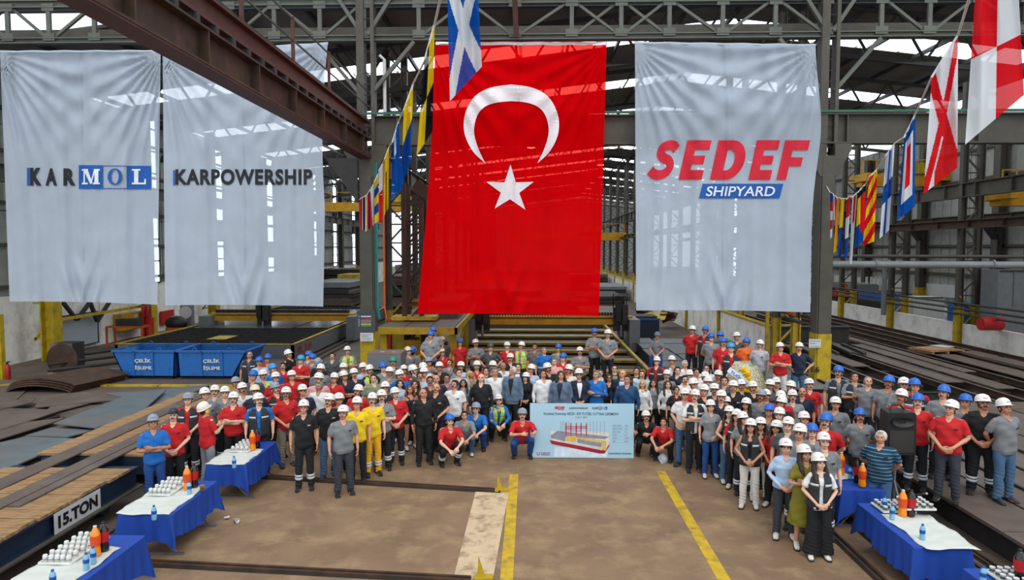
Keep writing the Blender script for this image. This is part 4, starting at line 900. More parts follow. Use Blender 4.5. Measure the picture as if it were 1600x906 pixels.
for i in range(6):
    b = bmesh.new(); bar(b, (11.2+i*.55,28.6,.66), (11.6+i*.55,31.6,.66), .12, .12); tag(obj('angle_bar', b, m_dark), 'short dark angle bar in front of the deep beam', 'steel bar', 'angle bars in front of the deep beam')
p = on_z(1463, 548, .6); r = empty('pallet', (p.x, p.y, .56), .3, 'wooden pallet with brown cardboard and a white sheet, right bay', 'pallet')
for i in range(6): P('slat', m_wood, r, (-.9,.9,-.6+i*.22,-.44+i*.22,.10,.13))
for x in (-.8,0,.8): P('runner', m_wood, r, (x-.05,x+.05,-.6,.66,0,.1))
P('cardboard', mat('cardboard','#a07c58',rough=.9), r, (-.8,.6,-.5,.5,.13,.17)); P('white_sheet', m_white, r, (.3,.9,-.1,.6,.18,.2))
# things standing behind the low wall at the right
def crate(name, px0, py0, px1, py1, Y, m, label, cat_, extra=None, d=1.2):
    a, c = on_y(px0, py1, Y), on_y(px1, py0, Y); r = empty(name, ((a.x+c.x)/2, Y, 0), 0, label, cat_); w = (c.x-a.x)/2; z0, z1 = a.z, c.z
    P('body', m, r, (-w,w,0,d,0,z1)); n = max(2, int(w*2/.6))
    for i in range(n+1): x = -w+2*w*i/n; P('rib', m, r, (x-.03,x+.03,-.05,0,max(0,z0),z1))
    P('top_edge', m_dark, r, (-w,w,-.06,0,z1-.06,z1)); return r
crate('red_rack', 1287, 450, 1320, 470, 52, m_red, 'red steel rack far back in the right bay, left piece', 'rack'); crate('red_rack', 1322, 444, 1355, 472, 50, m_red, 'red steel rack with rails in the right bay, right piece', 'rack')
r = crate('striped_barrier', 1357, 446, 1378, 462, 50, m_yelb, 'white and yellow slatted barrier in the right bay', 'barrier')
for i in range(5): P('white_slat', m_white, r, (-.75+i*.32,-.60+i*.32,-.12,-.06,2.0,3.0))
crate('blue_container', 1408, 459, 1424, 488, 42, m_bluep, 'blue container behind the right low wall, beside the column', 'container'); crate('white_cabinet', 1427, 464, 1474, 492, 40, m_white, 'pale machine cabinet behind the right low wall', 'cabinet')
crate('blue_container', 1503, 474, 1550, 500, 34, m_bluep, 'long blue container behind the right low wall, near the edge', 'container'); crate('grey_machine', 1558, 422, 1610, 478, 32, m_grey, 'tall grey machine at the right picture edge', 'machine')
b = bmesh.new(); tube(b, [(0,0,0),(.9,0,.0)], .3, 18); p = on_y(1532, 502, 31.0); tag(obj('red_drum', b, m_red, loc=(p.x, 31.0, 1.68)), 'red cable drum on the right low wall', 'drum')
# ---- far clutter of the bays: stock, tables, cabinets
def stock(px, py, Y, w, h, d, m, label, kind='stock_stack', cat_='steel stack', n=4):
    p = on_z(px, py, 0) if Y is None else Vector(((px-VX)/F*Y, Y, 0)); r = empty(kind, p, 0, label, cat_)
    P('bearer', m_dark, r, (-w/2,w/2,-.1,.1,0,.15)); P('bearer', m_dark, r, (-w/2,w/2,d-.3,d-.1,0,.15))
    for i in range(n):
        z = .15+(h-.15)*i/n; P('layer', (m, m_plateb, m_dark)[i % 3], r, (-w/2+R.uniform(0,.2),w/2-R.uniform(0,.2),R.uniform(-.2,.1),d+R.uniform(-.3,.2),z,z+(h-.15)/n*.86))
for a in ((522,0,58,3.2,1.5,8,m_plateb,'brown steel stack nearest beyond the left column'),(508,0,58,4,2.2,8,m_grey,'grey steel stack farther beyond the left column'),(545,0,66,2.4,2.6,4,m_yel,'yellow-topped stack seen left of the left column'),(530,0,70,5,3.0,5,m_dark,'dark stack far down the left bay'),
    (636,0,60,3,2.4,8,m_plateb,'brown stack between the lattice tower and the flag'),(622,0,48,2.2,3.2,5,m_rust,'rusty stack behind the lattice tower'),(648,0,80,5,3.2,6,m_grey,'grey stack far behind beside the flag edge'),
    (946,0,44,3.2,.9,6,m_plateb,'flat brown stack behind the red flag lower right'),(938,0,54,4,1.3,7,m_dark,'dark stack behind the gantry, right end'),(955,0,66,3.2,1.4,8,m_grey,'grey stack far down the middle bay'),(920,0,82,4.6,2,6,m_plateb,'long brown stack farthest in the middle bay'),
    (1325,0,50,2.4,2.0,6,m_red,'red stack far back in the right bay'),(1345,0,49,2,2.6,4,m_grey,'grey stack far back in the right bay'),(1382,0,44,1.2,2.2,3,m_bluep,'blue stack in the right bay by the duct'),(1305,0,49,2.4,1.0,8,m_dark,'dark low stack just beyond the right column'),
    (862,0,50,6,1.2,8,m_dark,'dark steel stack behind the flag, middle'),(790,0,56,6,1.6,8,m_plateb,'brown steel stack behind the flag, left middle'),(750,0,52,4,2,8,m_dark,'dark steel stack behind the flag, left')): stock(*a)
# ---- right platform made of plates, where the workers stand
b = bmesh.new(); box(b, 7.75, XP-.2, 5, 20.3, 0, .40); tag(obj('floor_step', b, m_dark), kind='structure')
xs = [7.6, 8.65, 9.3, 10.5, 12.0, 13.6, 15.4, 17.6, 20.5]
for i in range(len(xs)-1):
    y = 4.5+R.uniform(0,2)
    while y < 20:
        y1 = min(20.4, y+R.uniform(3.5,6)); z = .49+.012*((i*7+int(y)*3) % 3)
        b = bmesh.new(); slab(b, [Vector(p) for p in ((xs[i]+.02,y,z),(xs[i+1]-.02,y,z),(xs[i+1]-.02,y1-.03,z),(xs[i]+.02,y1-.03,z))], .06); tag(obj('floor_plate', b, m_plateb), kind='structure'); y = y1
for x in (9.3, 10.1, 11.0): 
    b = bmesh.new(); bar(b, (x,6,.53), (x,19,.53), .05, .04); tag(obj('trim_rail', b, m_dark), kind='structure')
# ---- tables with cloths
m_cb = mat('table_cloth_blue', '#0a3f9c', rough=.7, var=.08, scale=4); m_cw = mat('table_paper', '#c9ccc4', rough=.85, var=.05, scale=3, bump=.5, bscale=5)
m_cup = mat('paper_cup', '#d9dad6', rough=.6, var=.04); m_cupd = mat('cup_print', '#4a4a46'); m_tray = mat('tray_white', '#dcdcd6', rough=.5)
m_orj = mat('orange_drink', '#f08a04', rough=.12, var=.04, coat=.4); m_cola = mat('cola_drink', '#140806', rough=.1, var=.1, coat=.5); m_lab = mat('bottle_label_red', '#b8141c', rough=.4); m_labo = mat('bottle_label_orange', '#e04c10', rough=.4)
m_wat = mat('water_bottle_blue', '#79b4d2', rough=.1, var=.05, coat=.5); m_capb = mat('cap_blue', '#1550a8', rough=.4)
def lab3(b, n0): setmi(b, n0, 1)
def prof_mesh(name, prof, n=18):
    b = bmesh.new()
    for (r, z), mi in zip([(a, None) for a in prof], [0]): pass
    lathe(b, prof, n); return mesh(b, name, True)
big_b = prof_mesh('bottle', [(0,0),(.046,0),(.053,.02),(.050,.07),(.044,.12),(.052,.16),(.055,.20),(.048,.26),(.024,.31),(.016,.325),(0,.325)]); lab_b = prof_mesh('label', [(.0465,.115),(.0535,.155),(.0565,.20),(.0535,.235)]); cap_b = prof_mesh('cap', [(0,0),(.019,0),(.019,.022),(0,.024)], 12)
big_c = big_b.copy(); lab_c = lab_b.copy(); cap_c = cap_b.copy(); cap_w = cap_b.copy()
wat_b = prof_mesh('bottle', [(0,0),(.030,0),(.034,.01),(.034,.06),(.031,.075),(.034,.09),(.034,.135),(.028,.16),(.014,.185),(.013,.19),(0,.19)]); lab_w = prof_mesh('label', [(.0348,.085),(.0348,.13)])
cup_m = prof_mesh('cup', [(0,.002),(.026,.0),(.034,.078),(.036,.080),(.0335,.080),(.028,.012),(0,.010)], 14); cup_r = prof_mesh('stack', [(0,0),(.034,0),(.036,.004),(.031,.045),(.035,.048),(.030,.095),(.025,.102),(0,.102)], 14)
cup_k = cup_m.copy()
band_m = prof_mesh('band', [(.0305,.025),(.0335,.055)], 14)
def bottle(p, kind, label):
    if kind == 'w':
        r = put('water_bottle', wat_b, m_wat, None, loc=p); tag(r, label, 'bottle'); put('label', lab_w, m_capb, r); o = put('cap', cap_w, m_capb, r, loc=(0,0,.185)); o.scale = (.8,.8,.9)
    else:
        r = put('soda_bottle', big_b if kind == 'o' else big_c, m_orj if kind == 'o' else m_cola, None, loc=p); tag(r, label, 'bottle'); put('label', lab_b if kind == 'o' else lab_c, m_labo if kind == 'o' else m_lab, r); put('cap', cap_b if kind == 'o' else cap_c, m_blk if kind == 'c' else m_white, r, loc=(0,0,.32))
    if kind == 'w': r.scale = (1.15,)*3
    else: r.scale = (1.25,)*3
def table(x0, x1, y0, y1, label, where, drop=.58, zc=.75):
    r = empty('folding_table', ((x0+x1)/2, (y0+y1)/2, 0), 0, label, 'table'); w, l = (x1-x0)/2, (y1-y0)/2
    P('tabletop', m_white, r, (-w,w,-l,l,zc-.03,zc))
    for y in (-l+.2, l-.2):
        b = bmesh.new(); bar(b, (-w+.06,y,.02), (w-.06,y,zc-.05), .03); obj('leg', b, m_alu, r); b = bmesh.new(); bar(b, (w-.06,y+.05,.02), (-w+.06,y+.05,zc-.05), .03); obj('leg', b, m_alu, r)
        b = bmesh.new(); bar(b, (-w+.0,y,.02), (w+.1,y,.02), .04); obj('foot', b, m_alu, r)
    # cloth: top + hanging skirt with folds
    b = bmesh.new(); per = []; N = 26
    for k in range(N): per.append((x0-.02+(x1-x0+.04)*k/N, y0-.02, 0,-1))
    for k in range(2*N): per.append((x1+.02, y0-.02+(y1-y0+.04)*k/(2*N), 1,0))
    for k in range(N): per.append((x1+.02-(x1-x0+.04)*k/N, y1+.02, 0,1))
    for k in range(2*N): per.append((x0-.02, y1+.02-(y1-y0+.04)*k/(2*N), -1,0))
    n = len(per); rows = []; seed = R.uniform(0,6)
    corner = [0, N, 3*N, 4*N]
    for j, f in enumerate((0, .03, .2, .45, .7, 1.0)):
        row = []
        for i, (x, y, nx, ny) in enumerate(per):
            dc = min(min(abs(i-c), n-abs(i-c)) for c in corner); cb = math.exp(-(dc/3.0)**2)
            d = drop*(.82+.10*math.sin(i*.11+seed)+.26*cb); amp = .018*math.sin(i*.9+seed)+.012*math.sin(i*.37)
            sx = math.copysign(1, x-(x0+x1)/2); sy = math.copysign(1, y-(y0+y1)/2)
            ox = nx*(.015+amp*f*1.3) + sx*.11*cb*f*(1 if nx == 0 else .6); oy = ny*(.015+amp*f*1.3) + sy*.11*cb*f*(1 if ny == 0 else .6)
            row.append(b.verts.new((x+ox, y+oy, zc+.012-d*f if j else zc+.012)))
        rows.append(row)
    for a, c in zip(rows, rows[1:]):
        for i in range(n): b.faces.new((a[i], c[i], c[(i+1)%n], a[(i+1)%n]))
    b.faces.new(rows[0]); bmesh.ops.recalc_face_normals(b, faces=b.faces[:])
    o = obj('tablecloth', b, m_cb, smooth=False); tag(o, 'blue cloth draped over the '+where, 'tablecloth')
    for p in o.data.polygons: p.use_smooth = len(p.vertices) == 4
    return zc+.016
def paper(x0, x1, y0, y1, z, where):
    b = bmesh.new(); NX, NY = 14, 26; g = []; ph = R.uniform(0,6)
    for j in range(NY+1):
        row = []
        for i in range(NX+1):
            u, v = i/NX, j/NY; x = x0+(x1-x0)*u+.02*math.sin(v*11+ph); y = y0+(y1-y0)*v+.02*math.sin(u*8+ph)
            zz = z+.008+.006*math.sin(u*13+v*9+ph)+.005*math.sin(v*31-u*7)
            row.append(b.verts.new((x, y, max(z+.002, zz))))
        g.append(row)
    for j in range(NY):
        for i in range(NX): b.faces.new((g[j][i], g[j][i+1], g[j+1][i+1], g[j+1][i]))
    solid(b, geom=b.faces[:], thickness=.003)
    tag(obj('paper_cover', b, m_cw, smooth=True), 'white paper cover on the '+where, 'table cover')
def tray(cx, cy, z, w, l, nx, ny, upside, where, z2=None, rz=0):
    b = bmesh.new(); box(b, -w/2, w/2, -l/2, l/2, 0, .008)
    for a, c in (((-w/2,-l/2),(w/2,-l/2)),((w/2,-l/2),(w/2,l/2)),((w/2,l/2),(-w/2,l/2)),((-w/2,l/2),(-w/2,-l/2))): bar(b, (a[0],a[1],.012), (c[0],c[1],.012), .02, .025)
    o = obj('tray', b, m_tray, loc=(cx,cy,z)); tag(o, 'white tray full of paper cups on the '+where, 'tray')
    for i in range(nx):
        for j in range(ny):
            c = put('paper_cup', cup_r if upside else cup_m, m_cup, None, loc=(cx-w/2+.055+(w-.11)*i/max(1,nx-1)+R.uniform(-.006,.006), cy-l/2+.055+(l-.11)*j/max(1,ny-1)+R.uniform(-.006,.006), z+.008))
            tag(c, 'white paper cup in the tray on the '+where, 'cup', 'paper cups on the '+where)
            put('print_band', band_m, m_cupd, c)
LW = [(-6.62,-5.80,10.65,12.2,'middle left table'),(-6.40,-5.66,13.2,14.8,'far left table by the workers'),(-6.65,-5.78,8.2,9.8,'nearest left table, cut by the picture edge'),
      (5.58,6.28,12.1,13.65,'far right table beside the crowd'),(5.56,6.32,9.75,11.4,'middle right table'),(5.85,6.65,7.4,9.05,'nearest right table in the corner')]
Z = []
for x0, x1, y0, y1, wname in LW: Z.append(table(x0, x1, y0, y1, 'folding table with steel legs, the '+wname, wname))
z = Z[0]; paper(-6.7,-5.82,10.6,11.9,z,LW[0][4]); tray(-6.42, 11.75, z+.02, .42, .70, 5, 4, True, LW[0][4])
paper(-6.45,-5.66,13.15,14.2,z,LW[1][4]); tray(-6.10,14.25,z+.02,.40,.62,4,4,True,LW[1][4])
paper(-6.7,-5.85,8.1,9.4,z,LW[2][4]); tray(-6.42,9.25,z+.02,.44,.85,5,6,True,LW[2][4])
paper(5.66,6.42,9.65,10.95,z,LW[4][4]); tray(5.98,11.15,z+.02,.52,.40,5,4,False,LW[4][4]); tray(6.24,11.02,z+.12,.46,.42,4,4,False,LW[4][4]+', upper tray')
paper(5.58,6.05,12.6,13.6,z,LW[3][4]); tray(6.33,8.75,z+.02,.60,.42,6,4,False,LW[5][4])
def at_table(px, py, zz=None): return on_z(px, py, zz or z+.01)
for px, py, k, l in ((293,765,'o','orange soda bottle at the end of the middle left table'),(304,761,'c','cola bottle at the end of the middle left table'),(296,772,'w','small water bottle beside the soda on the middle left table'),(241,812,'w','small water bottle alone on the middle left table'),
    (395,703,'o','orange soda bottle on the far left table'),(402,699,'c','cola bottle behind the orange one on the far left table'),(366,731,'w','small water bottle on the far left table'),
    (150,868,'o','orange soda bottle on the nearest left table'),(163,861,'c','cola bottle on the nearest left table'),(146,880,'w','water bottle nearer the soda on the nearest left table'),(135,890,'w','water bottle farther from the soda on the nearest left table'),(83,918,'w','water bottle at the bottom edge, nearest left table'),
    (1347,760,'o','orange soda bottle at the front of the far right table'),(1339,753,'c','cola bottle on the far right table'),(1314,741,'o','orange soda bottle at the back of the far right table'),(1328,748,'w','small blue bottle on the far right table'),
    (1410,806,'o','orange soda bottle on the middle right table'),(1423,806,'c','cola bottle on the middle right table'),(1382,797,'w','water bottle by the cup trays on the middle right table'),(1394,811,'w','water bottle in front of the trays, middle right table'),(1441,843,'w','water bottle alone on the white paper, middle right table'),
    (1536,912,'w','water bottle on the nearest right table'),(1592,908,'c','cola bottle on the nearest right table')): bottle(at_table(px, py), k, l)
o = put('coffee_cup', cup_k, mat('coffee_cup_brown','#9a7a5a'), None, loc=at_table(316,767)); tag(o, 'brown takeaway cup at the corner of the middle left table', 'cup'); o.scale = (1.3,)*3
for px, py, l in ((350,809,'crushed white paper cup on the floor, left one'),(367,812,'white paper cup lying on the floor, right one')):
    o = put('fallen_cup', cup_m, m_cup, None, loc=on_z(px,py,.035)); o.rotation_euler = (PI/2-.1, 0, .9 if px > 360 else 2.0); o.scale = (1.2,1.2 if px > 360 else .5,1.2); tag(o, l, 'cup')
p = on_z(261, 852+30, 0)
# ---- loudspeaker on its tripod
r = empty('loudspeaker', (6.78, 12.65, .0), 0, 'black loudspeaker on a tripod in front of the right platform', 'speaker')
b = bmesh.new(); v = [(-.27,-.2),(.27,-.2),(.20,.22),(-.20,.22)]; lo_ = [b.verts.new((x,y,1.28)) for x, y in v]; hi_ = [b.verts.new((x*.94,y,2.06)) for x, y in v]
b.faces.new(lo_[::-1]); b.faces.new(hi_); [b.faces.new((lo_[i],lo_[(i+1)%4],hi_[(i+1)%4],hi_[i])) for i in range(4)]; bmesh.ops.bevel(b, geom=b.edges[:], offset=.03, segments=2); obj('cabinet', b, m_blk, r)
P('grille', m_dark, r, (-.22,.22,-.215,-.2,1.33,1.74)); 
b = bmesh.new(); lathe(b, [(.05,-.02),(.10,.01),(.20,.06),(.20,.05),(.10,.0)], 16); o = obj('horn', b, m_dark, r, loc=(0,-.2,1.90)); o.rotation_euler = (PI/2,0,0); o.scale = (1,.45,1)
b = bmesh.new(); tube(b, [(-.12,0,2.08),(-.06,.03,2.16),(.08,.03,2.16),(.14,0,2.08)], .02, 6); obj('handle', b, m_blk, r); b = bmesh.new(); tube(b, [(0,0,.2),(0,0,1.25)], .03, 10); obj('pole', b, m_alu, r)
for k in range(3):
    a = k*2*PI/3+.4; b = bmesh.new(); tube(b, [(0,0,.75),(.62*math.cos(a),.62*math.sin(a),.02)], .018, 8); obj('leg', b, m_alu, r)
# white stick by the right table
b = bmesh.new(); tube(b, [on_z(1405,777,.02), on_z(1390,735,.9)+Vector((0,-1.2,0))], .02, 8); tag(obj('metal_rod', b, m_alu), 'thin metal rod leaning beside the person in the striped polo', 'rod')
# ---- the ceremony board
YBd = on_z(909, 716, 0).y; a = on_y(828, 716, YBd); c = on_y(991, 631, YBd); W, Hh = (c.x-a.x), c.z-0
r = empty('ceremony_board', ((a.x+c.x)/2, YBd, 0), 0, 'large pale blue printed board held by two crouching people', 'board')
b = bmesh.new(); box(b, -W/2, W/2, 0, .03, .01, Hh); obj('panel', b, mat('board_pale_blue','#aacfe2',rough=.45,var=.05,scale=.9), r)
def bd(me, x0, y0, x1, y1, m, name='print', off=.004, shear=0):
    """x, y in the 1600x838 close-up of the board: its face spans 215..1460 by 88..730"""
    bm_ = bmesh.new(); bm_.from_mesh(me); xs_ = [v.co.x for v in bm_.verts]; ys_ = [v.co.y for v in bm_.verts]; ax, bx, ay, by = min(xs_), max(xs_), min(ys_), max(ys_)
    for v in bm_.verts:
        px = x0+(x1-x0)*(v.co.x-ax)/(bx-ax); py = y1-(y1-y0)*(v.co.y-ay)/(by-ay)
        v.co = Vector(((px-215)/1245*W-W/2, -off, (730-py)/642*(Hh-.01)+.01))
    return obj(name, bm_, m, r)
m_bp = mat('print_navy','#22405c'); m_bc = mat('print_crimson','#a01830'); m_bred = mat('print_red','#c8384a'); m_bcr = mat('print_cream','#d8d2c8'); m_byl = mat('print_sand','#d8b45c'); m_bgr = mat('print_grey','#8a8fa0'); m_bwh = mat('print_white','#cfe2ee')
bd(rects([(0,0,1,1)]), 505,600,1142,720, m_bwh, 'printed_plinth', .003)
bd(text_mesh('SEDEF',1,bold=.06), 512,122,632,153, m_bred, 'lettering'); bd(text_mesh('SHIPYARD',1,bold=.02), 552,155,628,164, m_bp, 'lettering')
bd(text_mesh('KARPOWERSHIP',1,bold=.03), 684,132,908,152, m_bp, 'lettering'); bd(text_mesh('KAR',1,bold=.03), 962,126,1036,154, m_bp, 'lettering')
for x in (1038, 1106): bd(rects([(0,0,1,1)]), x,122,x+34,158, m_inkb, 'blue_box')
bd(text_mesh('M',1,bold=.03), 1044,129,1066,151, m_bwh, 'lettering', .006); bd(text_mesh('O',1,bold=.02), 1077,129,1100,151, m_inkb, 'lettering', .006); bd(text_mesh('L',1,bold=.03), 1114,129,1132,151, m_bwh, 'lettering', .006)
bd(text_mesh('Karadeniz Powership NB220 - KPS 72 STEEL CUTTING CEREMONY',1,bold=.012), 380,192,1280,232, m_bp, 'lettering'); bd(text_mesh('5 JULY 2024',1), 762,240,900,262, m_bp, 'lettering')
bd(polym([(455,-520),(480,-565),(1050,-672),(1110,-672),(1172,-575),(1175,-565),(1090,-635)]), 450,520,1176,676, m_bc, 'printed_hull')
bd(polym([(0,1),(0,.62),(.02,.5),(.93,0),(1,.42),(.98,.95),(.12,1.0)]), 462,410,1172,638, m_bcr, 'printed_ship', .005)
bd(polym([(0,.5),(.12,1),(1,.45),(.92,.2)]), 462,410,1168,505, m_bgr, 'printed_deck', .006); bd(rects([(0,0,1,1)]), 650,470,772,535, m_byl, 'printed_block', .008); bd(polym([(0,1),(1,.72),(1,0),(.86,.05),(.86,.55),(0,.85)]), 785,480,1130,640, m_byl, 'printed_block', .008)
bd(polym([(0,1),(1,.6),(1,0),(0,.5)]), 785,500,1075,600, m_bgr, 'printed_windows', .007); bd(polym([(0,1),(1,.7),(1,0),(0,.5)]), 470,455,640,535, m_bgr, 'printed_windows', .007)
for x in (583,606,630,655,680,937,975,1015,1058,1105): bd(rects([(0,0,1,1)]), x-2,295,x+2,440, m_bgr, 'printed_mast', .006)
for x in (648,706,770,828,892): bd(rects([(0,0,1,1)]), x-6,315,x+6,470, m_bred, 'printed_mast', .009)
for x0_, x1_, y in ((640,780,355),(640,780,378),(770,900,352),(770,900,372),(700,830,405)): bd(rects([(0,0,1,1)]), x0_,y,x1_,y+7, m_bred, 'printed_bridge', .009)
for i, (t1, t2) in enumerate((('LENGTH OVERALL','300 m'),('BREADTH MOULDED','50 m'),('DEPTH MOULDED','9 m'),('DRAUGHT','5 m'),('CAPACITY','470 MW'),('CLASS','BV HR'))):
    y = 338+i*37; bd(text_mesh(t1,1), 1205,y,1205+len(t1)*7.5,y+11, m_bp, 'lettering'); bd(text_mesh(t2,1), 1350,y,1350+len(t2)*9,y+11, m_bp, 'lettering'); bd(rects([(0,0,1,1)]), 1200,y+22,1400,y+23.5, m_bgr, 'rule_line')
bd(text_mesh('TURKON',1,bold=.03), 342,664,458,686, m_bred, 'lettering'); bd(text_mesh('TERMINAL',1,bold=.02), 344,690,456,702, m_bp, 'lettering')
me = bpy.data.meshes.new('ring'); b = bmesh.new(); n = 20; a_ = [b.verts.new((math.cos(2*PI*k/n),math.sin(2*PI*k/n),0)) for k in range(n)]; c_ = [b.verts.new((.6*math.cos(2*PI*k/n),.6*math.sin(2*PI*k/n),0)) for k in range(n)]; [b.faces.new((a_[k],a_[(k+1)%n],c_[(k+1)%n],c_[k])) for k in range(n) if k not in (4,5)]; b.to_mesh(me); b.free()
bd(me, 295,662,336,704, m_bred, 'emblem'); bd(text_mesh('KARADENIZ HOLDING',1,bold=.02), 1158,664,1432,684, m_bp, 'lettering')
# helmet on the floor by the kneeling worker
# ---- the flower wreath
Yw = 18.0; p = on_y(1161, 665, Yw); r = empty('flower_wreath', (p.x, Yw, 0), 0, 'tall white and yellow flower wreath with a lettered ribbon, amid the crowd', 'wreath'); zb_ = p.z; ht = on_y(1161, 561, Yw).z-zb_
b = bmesh.new(); g = []
def half(v): return .56*math.sin(PI*min(1, .18+v*.60))**.75*(1-.0*v) if v < .55 else .56*math.cos((v-.42)/.60*PI/2)**.62 if v < 1 else 0
lathe(b, [(max(.01, half(v)*.92), zb_+ht*v) for v in (0,.1,.2,.35,.5,.65,.8,.9,.97)], 20); 
for v in b.verts: v.co.y *= .45
bmesh.ops.holes_fill(b, edges=b.edges[:]); obj('moss_core', b, mat('moss_green','#8c9474',rough=.9,var=.3,scale=30), r, smooth=True)
b = bmesh.new(); n = 9
for k in range(n):
    a = 2*PI*k/n; v = [b.verts.new(q) for q in ((0,0,.0),(.034*math.cos(a-.34),.034*math.sin(a-.34),.010),(.052*math.cos(a),.052*math.sin(a),.006),(.034*math.cos(a+.34),.034*math.sin(a+.34),.010))]; b.faces.new(v)
ell(b, (0,0,.012), (.009,.009,.007), 8, 4, mi=1); fl_w = mesh(b, 'daisy')
b = bmesh.new()
for rr_, z_, k_ in ((.045,0,6),(.032,.016,5),(.018,.028,4)):
    for k in range(k_):
        a = 2*PI*k/k_+z_*40; c0 = Vector((rr_*.6*math.cos(a), rr_*.6*math.sin(a), z_)); ell(b, c0, (rr_*.55,rr_*.55,.012), 6, 4)
fl_y = mesh(b, 'rose', True); m_fw = mat('petal_white','#dcdcd0',rough=.7); m_fy = mat('petal_yellow','#e8b80e',rough=.7,var=.15,scale=20); fl_w.materials.append(m_fw); fl_w.materials.append(m_fy); fl_y.materials.append(m_fy)
cnt = 0
for j in range(17):
    v = .03+.94*j/16; hw = half(v); m_ = max(3, int(hw*PI*1.15/.085))
    for i in range(m_):
        a = -PI*.56+PI*1.12*(i+.5*(j%2))/max(1,m_-1); x = hw*math.sin(a); y = -hw*.47*math.cos(a); z_ = zb_+ht*v+R.uniform(-.02,.02)
        yel = abs(x) < hw*.5 and .10 < v < .62 or (abs(x) < .12 and .66 <= v < .9 and R.random() < .4)
        if cnt >= 298: break
        o = put('rose' if yel else 'daisy', fl_y if yel else fl_w, None, r, loc=(x, y-.03, z_)); nrm = Vector((math.sin(a), -math.cos(a)*1.3, .15+.7*max(0,v-.7))).normalized(); o.rotation_mode = 'QUATERNION'; o.rotation_quaternion = nrm.to_track_quat('Z','Y'); s_ = R.uniform(1.9,2.5); o.scale = (s_,)*3; cnt += 1
q0 = on_y(1147, 583, Yw-.42); q1 = on_y(1177, 606, Yw-.42); d = (q1-q0); d = (q1-q0); L_ = d.length*1.45; mid = (q0+q1)/2-Vector((p.x,Yw,0)); ang = math.atan2(d.z, d.x)
b = bmesh.new(); n = 16; g = []
for k in range(n+1):
    u = k/n-.5; c0 = mid+Vector((math.cos(ang)*L_*u, .10*(2*u)**2, math.sin(ang)*L_*u)); up = Vector((-math.sin(ang),0,math.cos(ang)))*.07; g.append((b.verts.new(c0+up), b.verts.new(c0-up)))
for a_, c_ in zip(g, g[1:]): b.faces.new((a_[0], a_[1], c_[1], c_[0]))
solid(b, geom=b.faces[:], thickness=.004); rb = obj('ribbon', b, m_inkw, r)
me = text_fit('TUĞLAU VER', L_*.86, .10, bold=.02)
for v in me.vertices:
    u = v.co.x/L_; v.co = mid+Vector((math.cos(ang)*v.co.x-math.sin(ang)*v.co.y, .10*(2*u)**2-.012, math.sin(ang)*v.co.x+math.cos(ang)*v.co.y))
put('lettering', me, m_inkb, rb)
for s in (-1,1):
    b = bmesh.new(); bar(b, (s*.05,-.05,zb_+.3), (s*.4,-.2 if s > 0 else -.25,0), .035); obj('stand_leg', b, m_wood, r)
b = bmesh.new(); bar(b, (0,.1,zb_+.5), (0,.6,0), .035); obj('stand_leg', b, m_wood, r)
# ------------------------------------------------------------------ human figures: prototypes
X_, Y_, Z_ = Vector((1,0,0)), Vector((0,1,0)), Vector((0,0,1))
m_skin = mat('skin', (1,1,1), rough=.55, var=.06, scale=30, oc=True)
m_cloth = mat('cloth', (1,1,1), rough=.85, var=.06, scale=9, bump=.2, bscale=60, oc=True)
m_hat = mat('hard_hat_shell', (1,1,1), rough=.35, var=.03, scale=4, oc=True)
m_hair = mat('hair', (1,1,1), rough=.6, var=.35, scale=40, bump=.4, bscale=90, oc=True, stretch=(1,1,.2))
m_shoe = mat('shoe_leather', (1,1,1), rough=.6, var=.2, scale=30, oc=True)
m_eyew = mat('eye_white', '#d8d2c8', rough=.3, var=.02); m_eyed = mat('eye_dark', '#1c120c', rough=.2, var=.02)
m_lip = mat('lips', '#8c4a42', rough=.5, var=.05); m_teeth = mat('teeth', '#e6e0d4', rough=.3, var=.02)
m_refl = mat('reflective_tape', '#c8ccd0', rough=.4, var=.05)
m_logo = mat('red_logo', '#c02828', rough=.6, var=.05); m_glass = mat('dark_glass', '#15171a', rough=.15, var=.02)
m_trim = mat('red_trim', '#a81c20', rough=.8, var=.1)

def remeshed(bm, vox, ratio=1.0, smooth=2):
    me = mesh(bm); o = bpy.data.objects.new('tmp', me); _ws.collection.objects.link(o)
    a = o.modifiers.new('r', 'REMESH'); a.mode = 'VOXEL'; a.voxel_size = vox; a.use_smooth_shade = True
    if smooth:
        s = o.modifiers.new('s', 'SMOOTH'); s.factor = .5; s.iterations = smooth
    if ratio < 1:
        d = o.modifiers.new('d', 'DECIMATE'); d.ratio = ratio
    vl = _ws.view_layers[0]; vl.update(); dg = vl.depsgraph; out = bpy.data.meshes.new_from_object(o.evaluated_get(dg))
    bpy.data.objects.remove(o); bpy.data.meshes.remove(me)
    for p in out.polygons: p.use_smooth = True
    return out

V = Vector
def wrinkle(me, fn):
    import numpy as np
    n = len(me.vertices); co = np.empty(n*3); no = np.empty(n*3)
    me.vertices.foreach_get('co', co); me.vertices.foreach_get('normal', no) if False else me.vertex_normals.foreach_get('vector', no)
    co = co.reshape(-1,3); no = no.reshape(-1,3); co = co + no*fn(co[:,0], co[:,1], co[:,2])[:,None]
    me.vertices.foreach_set('co', co.ravel()); me.update(); return me
import numpy as np
def arm(e, w, d, n): return (V(e), V(w), V(d).normalized(), V(n).normalized())
def mir(a): return tuple(V((-q.x, q.y, q.z)) for q in a)
A_down = arm((.255,.03,1.15),(.262,-.045,.91),(-.05,-.15,-1),(-1,0,0))
A_clasp = arm((.275,.0,1.16),(.085,-.215,1.0),(-.75,-.2,-.55),(0,1,0))
A_clasp2 = arm((.275,.0,1.16),(.075,-.235,.985),(-.8,-.2,-.35),(0,1,0))
A_cross1 = arm((.27,-.07,1.15),(-.03,-.235,1.21),(-1,.15,.15),(0,1,0))
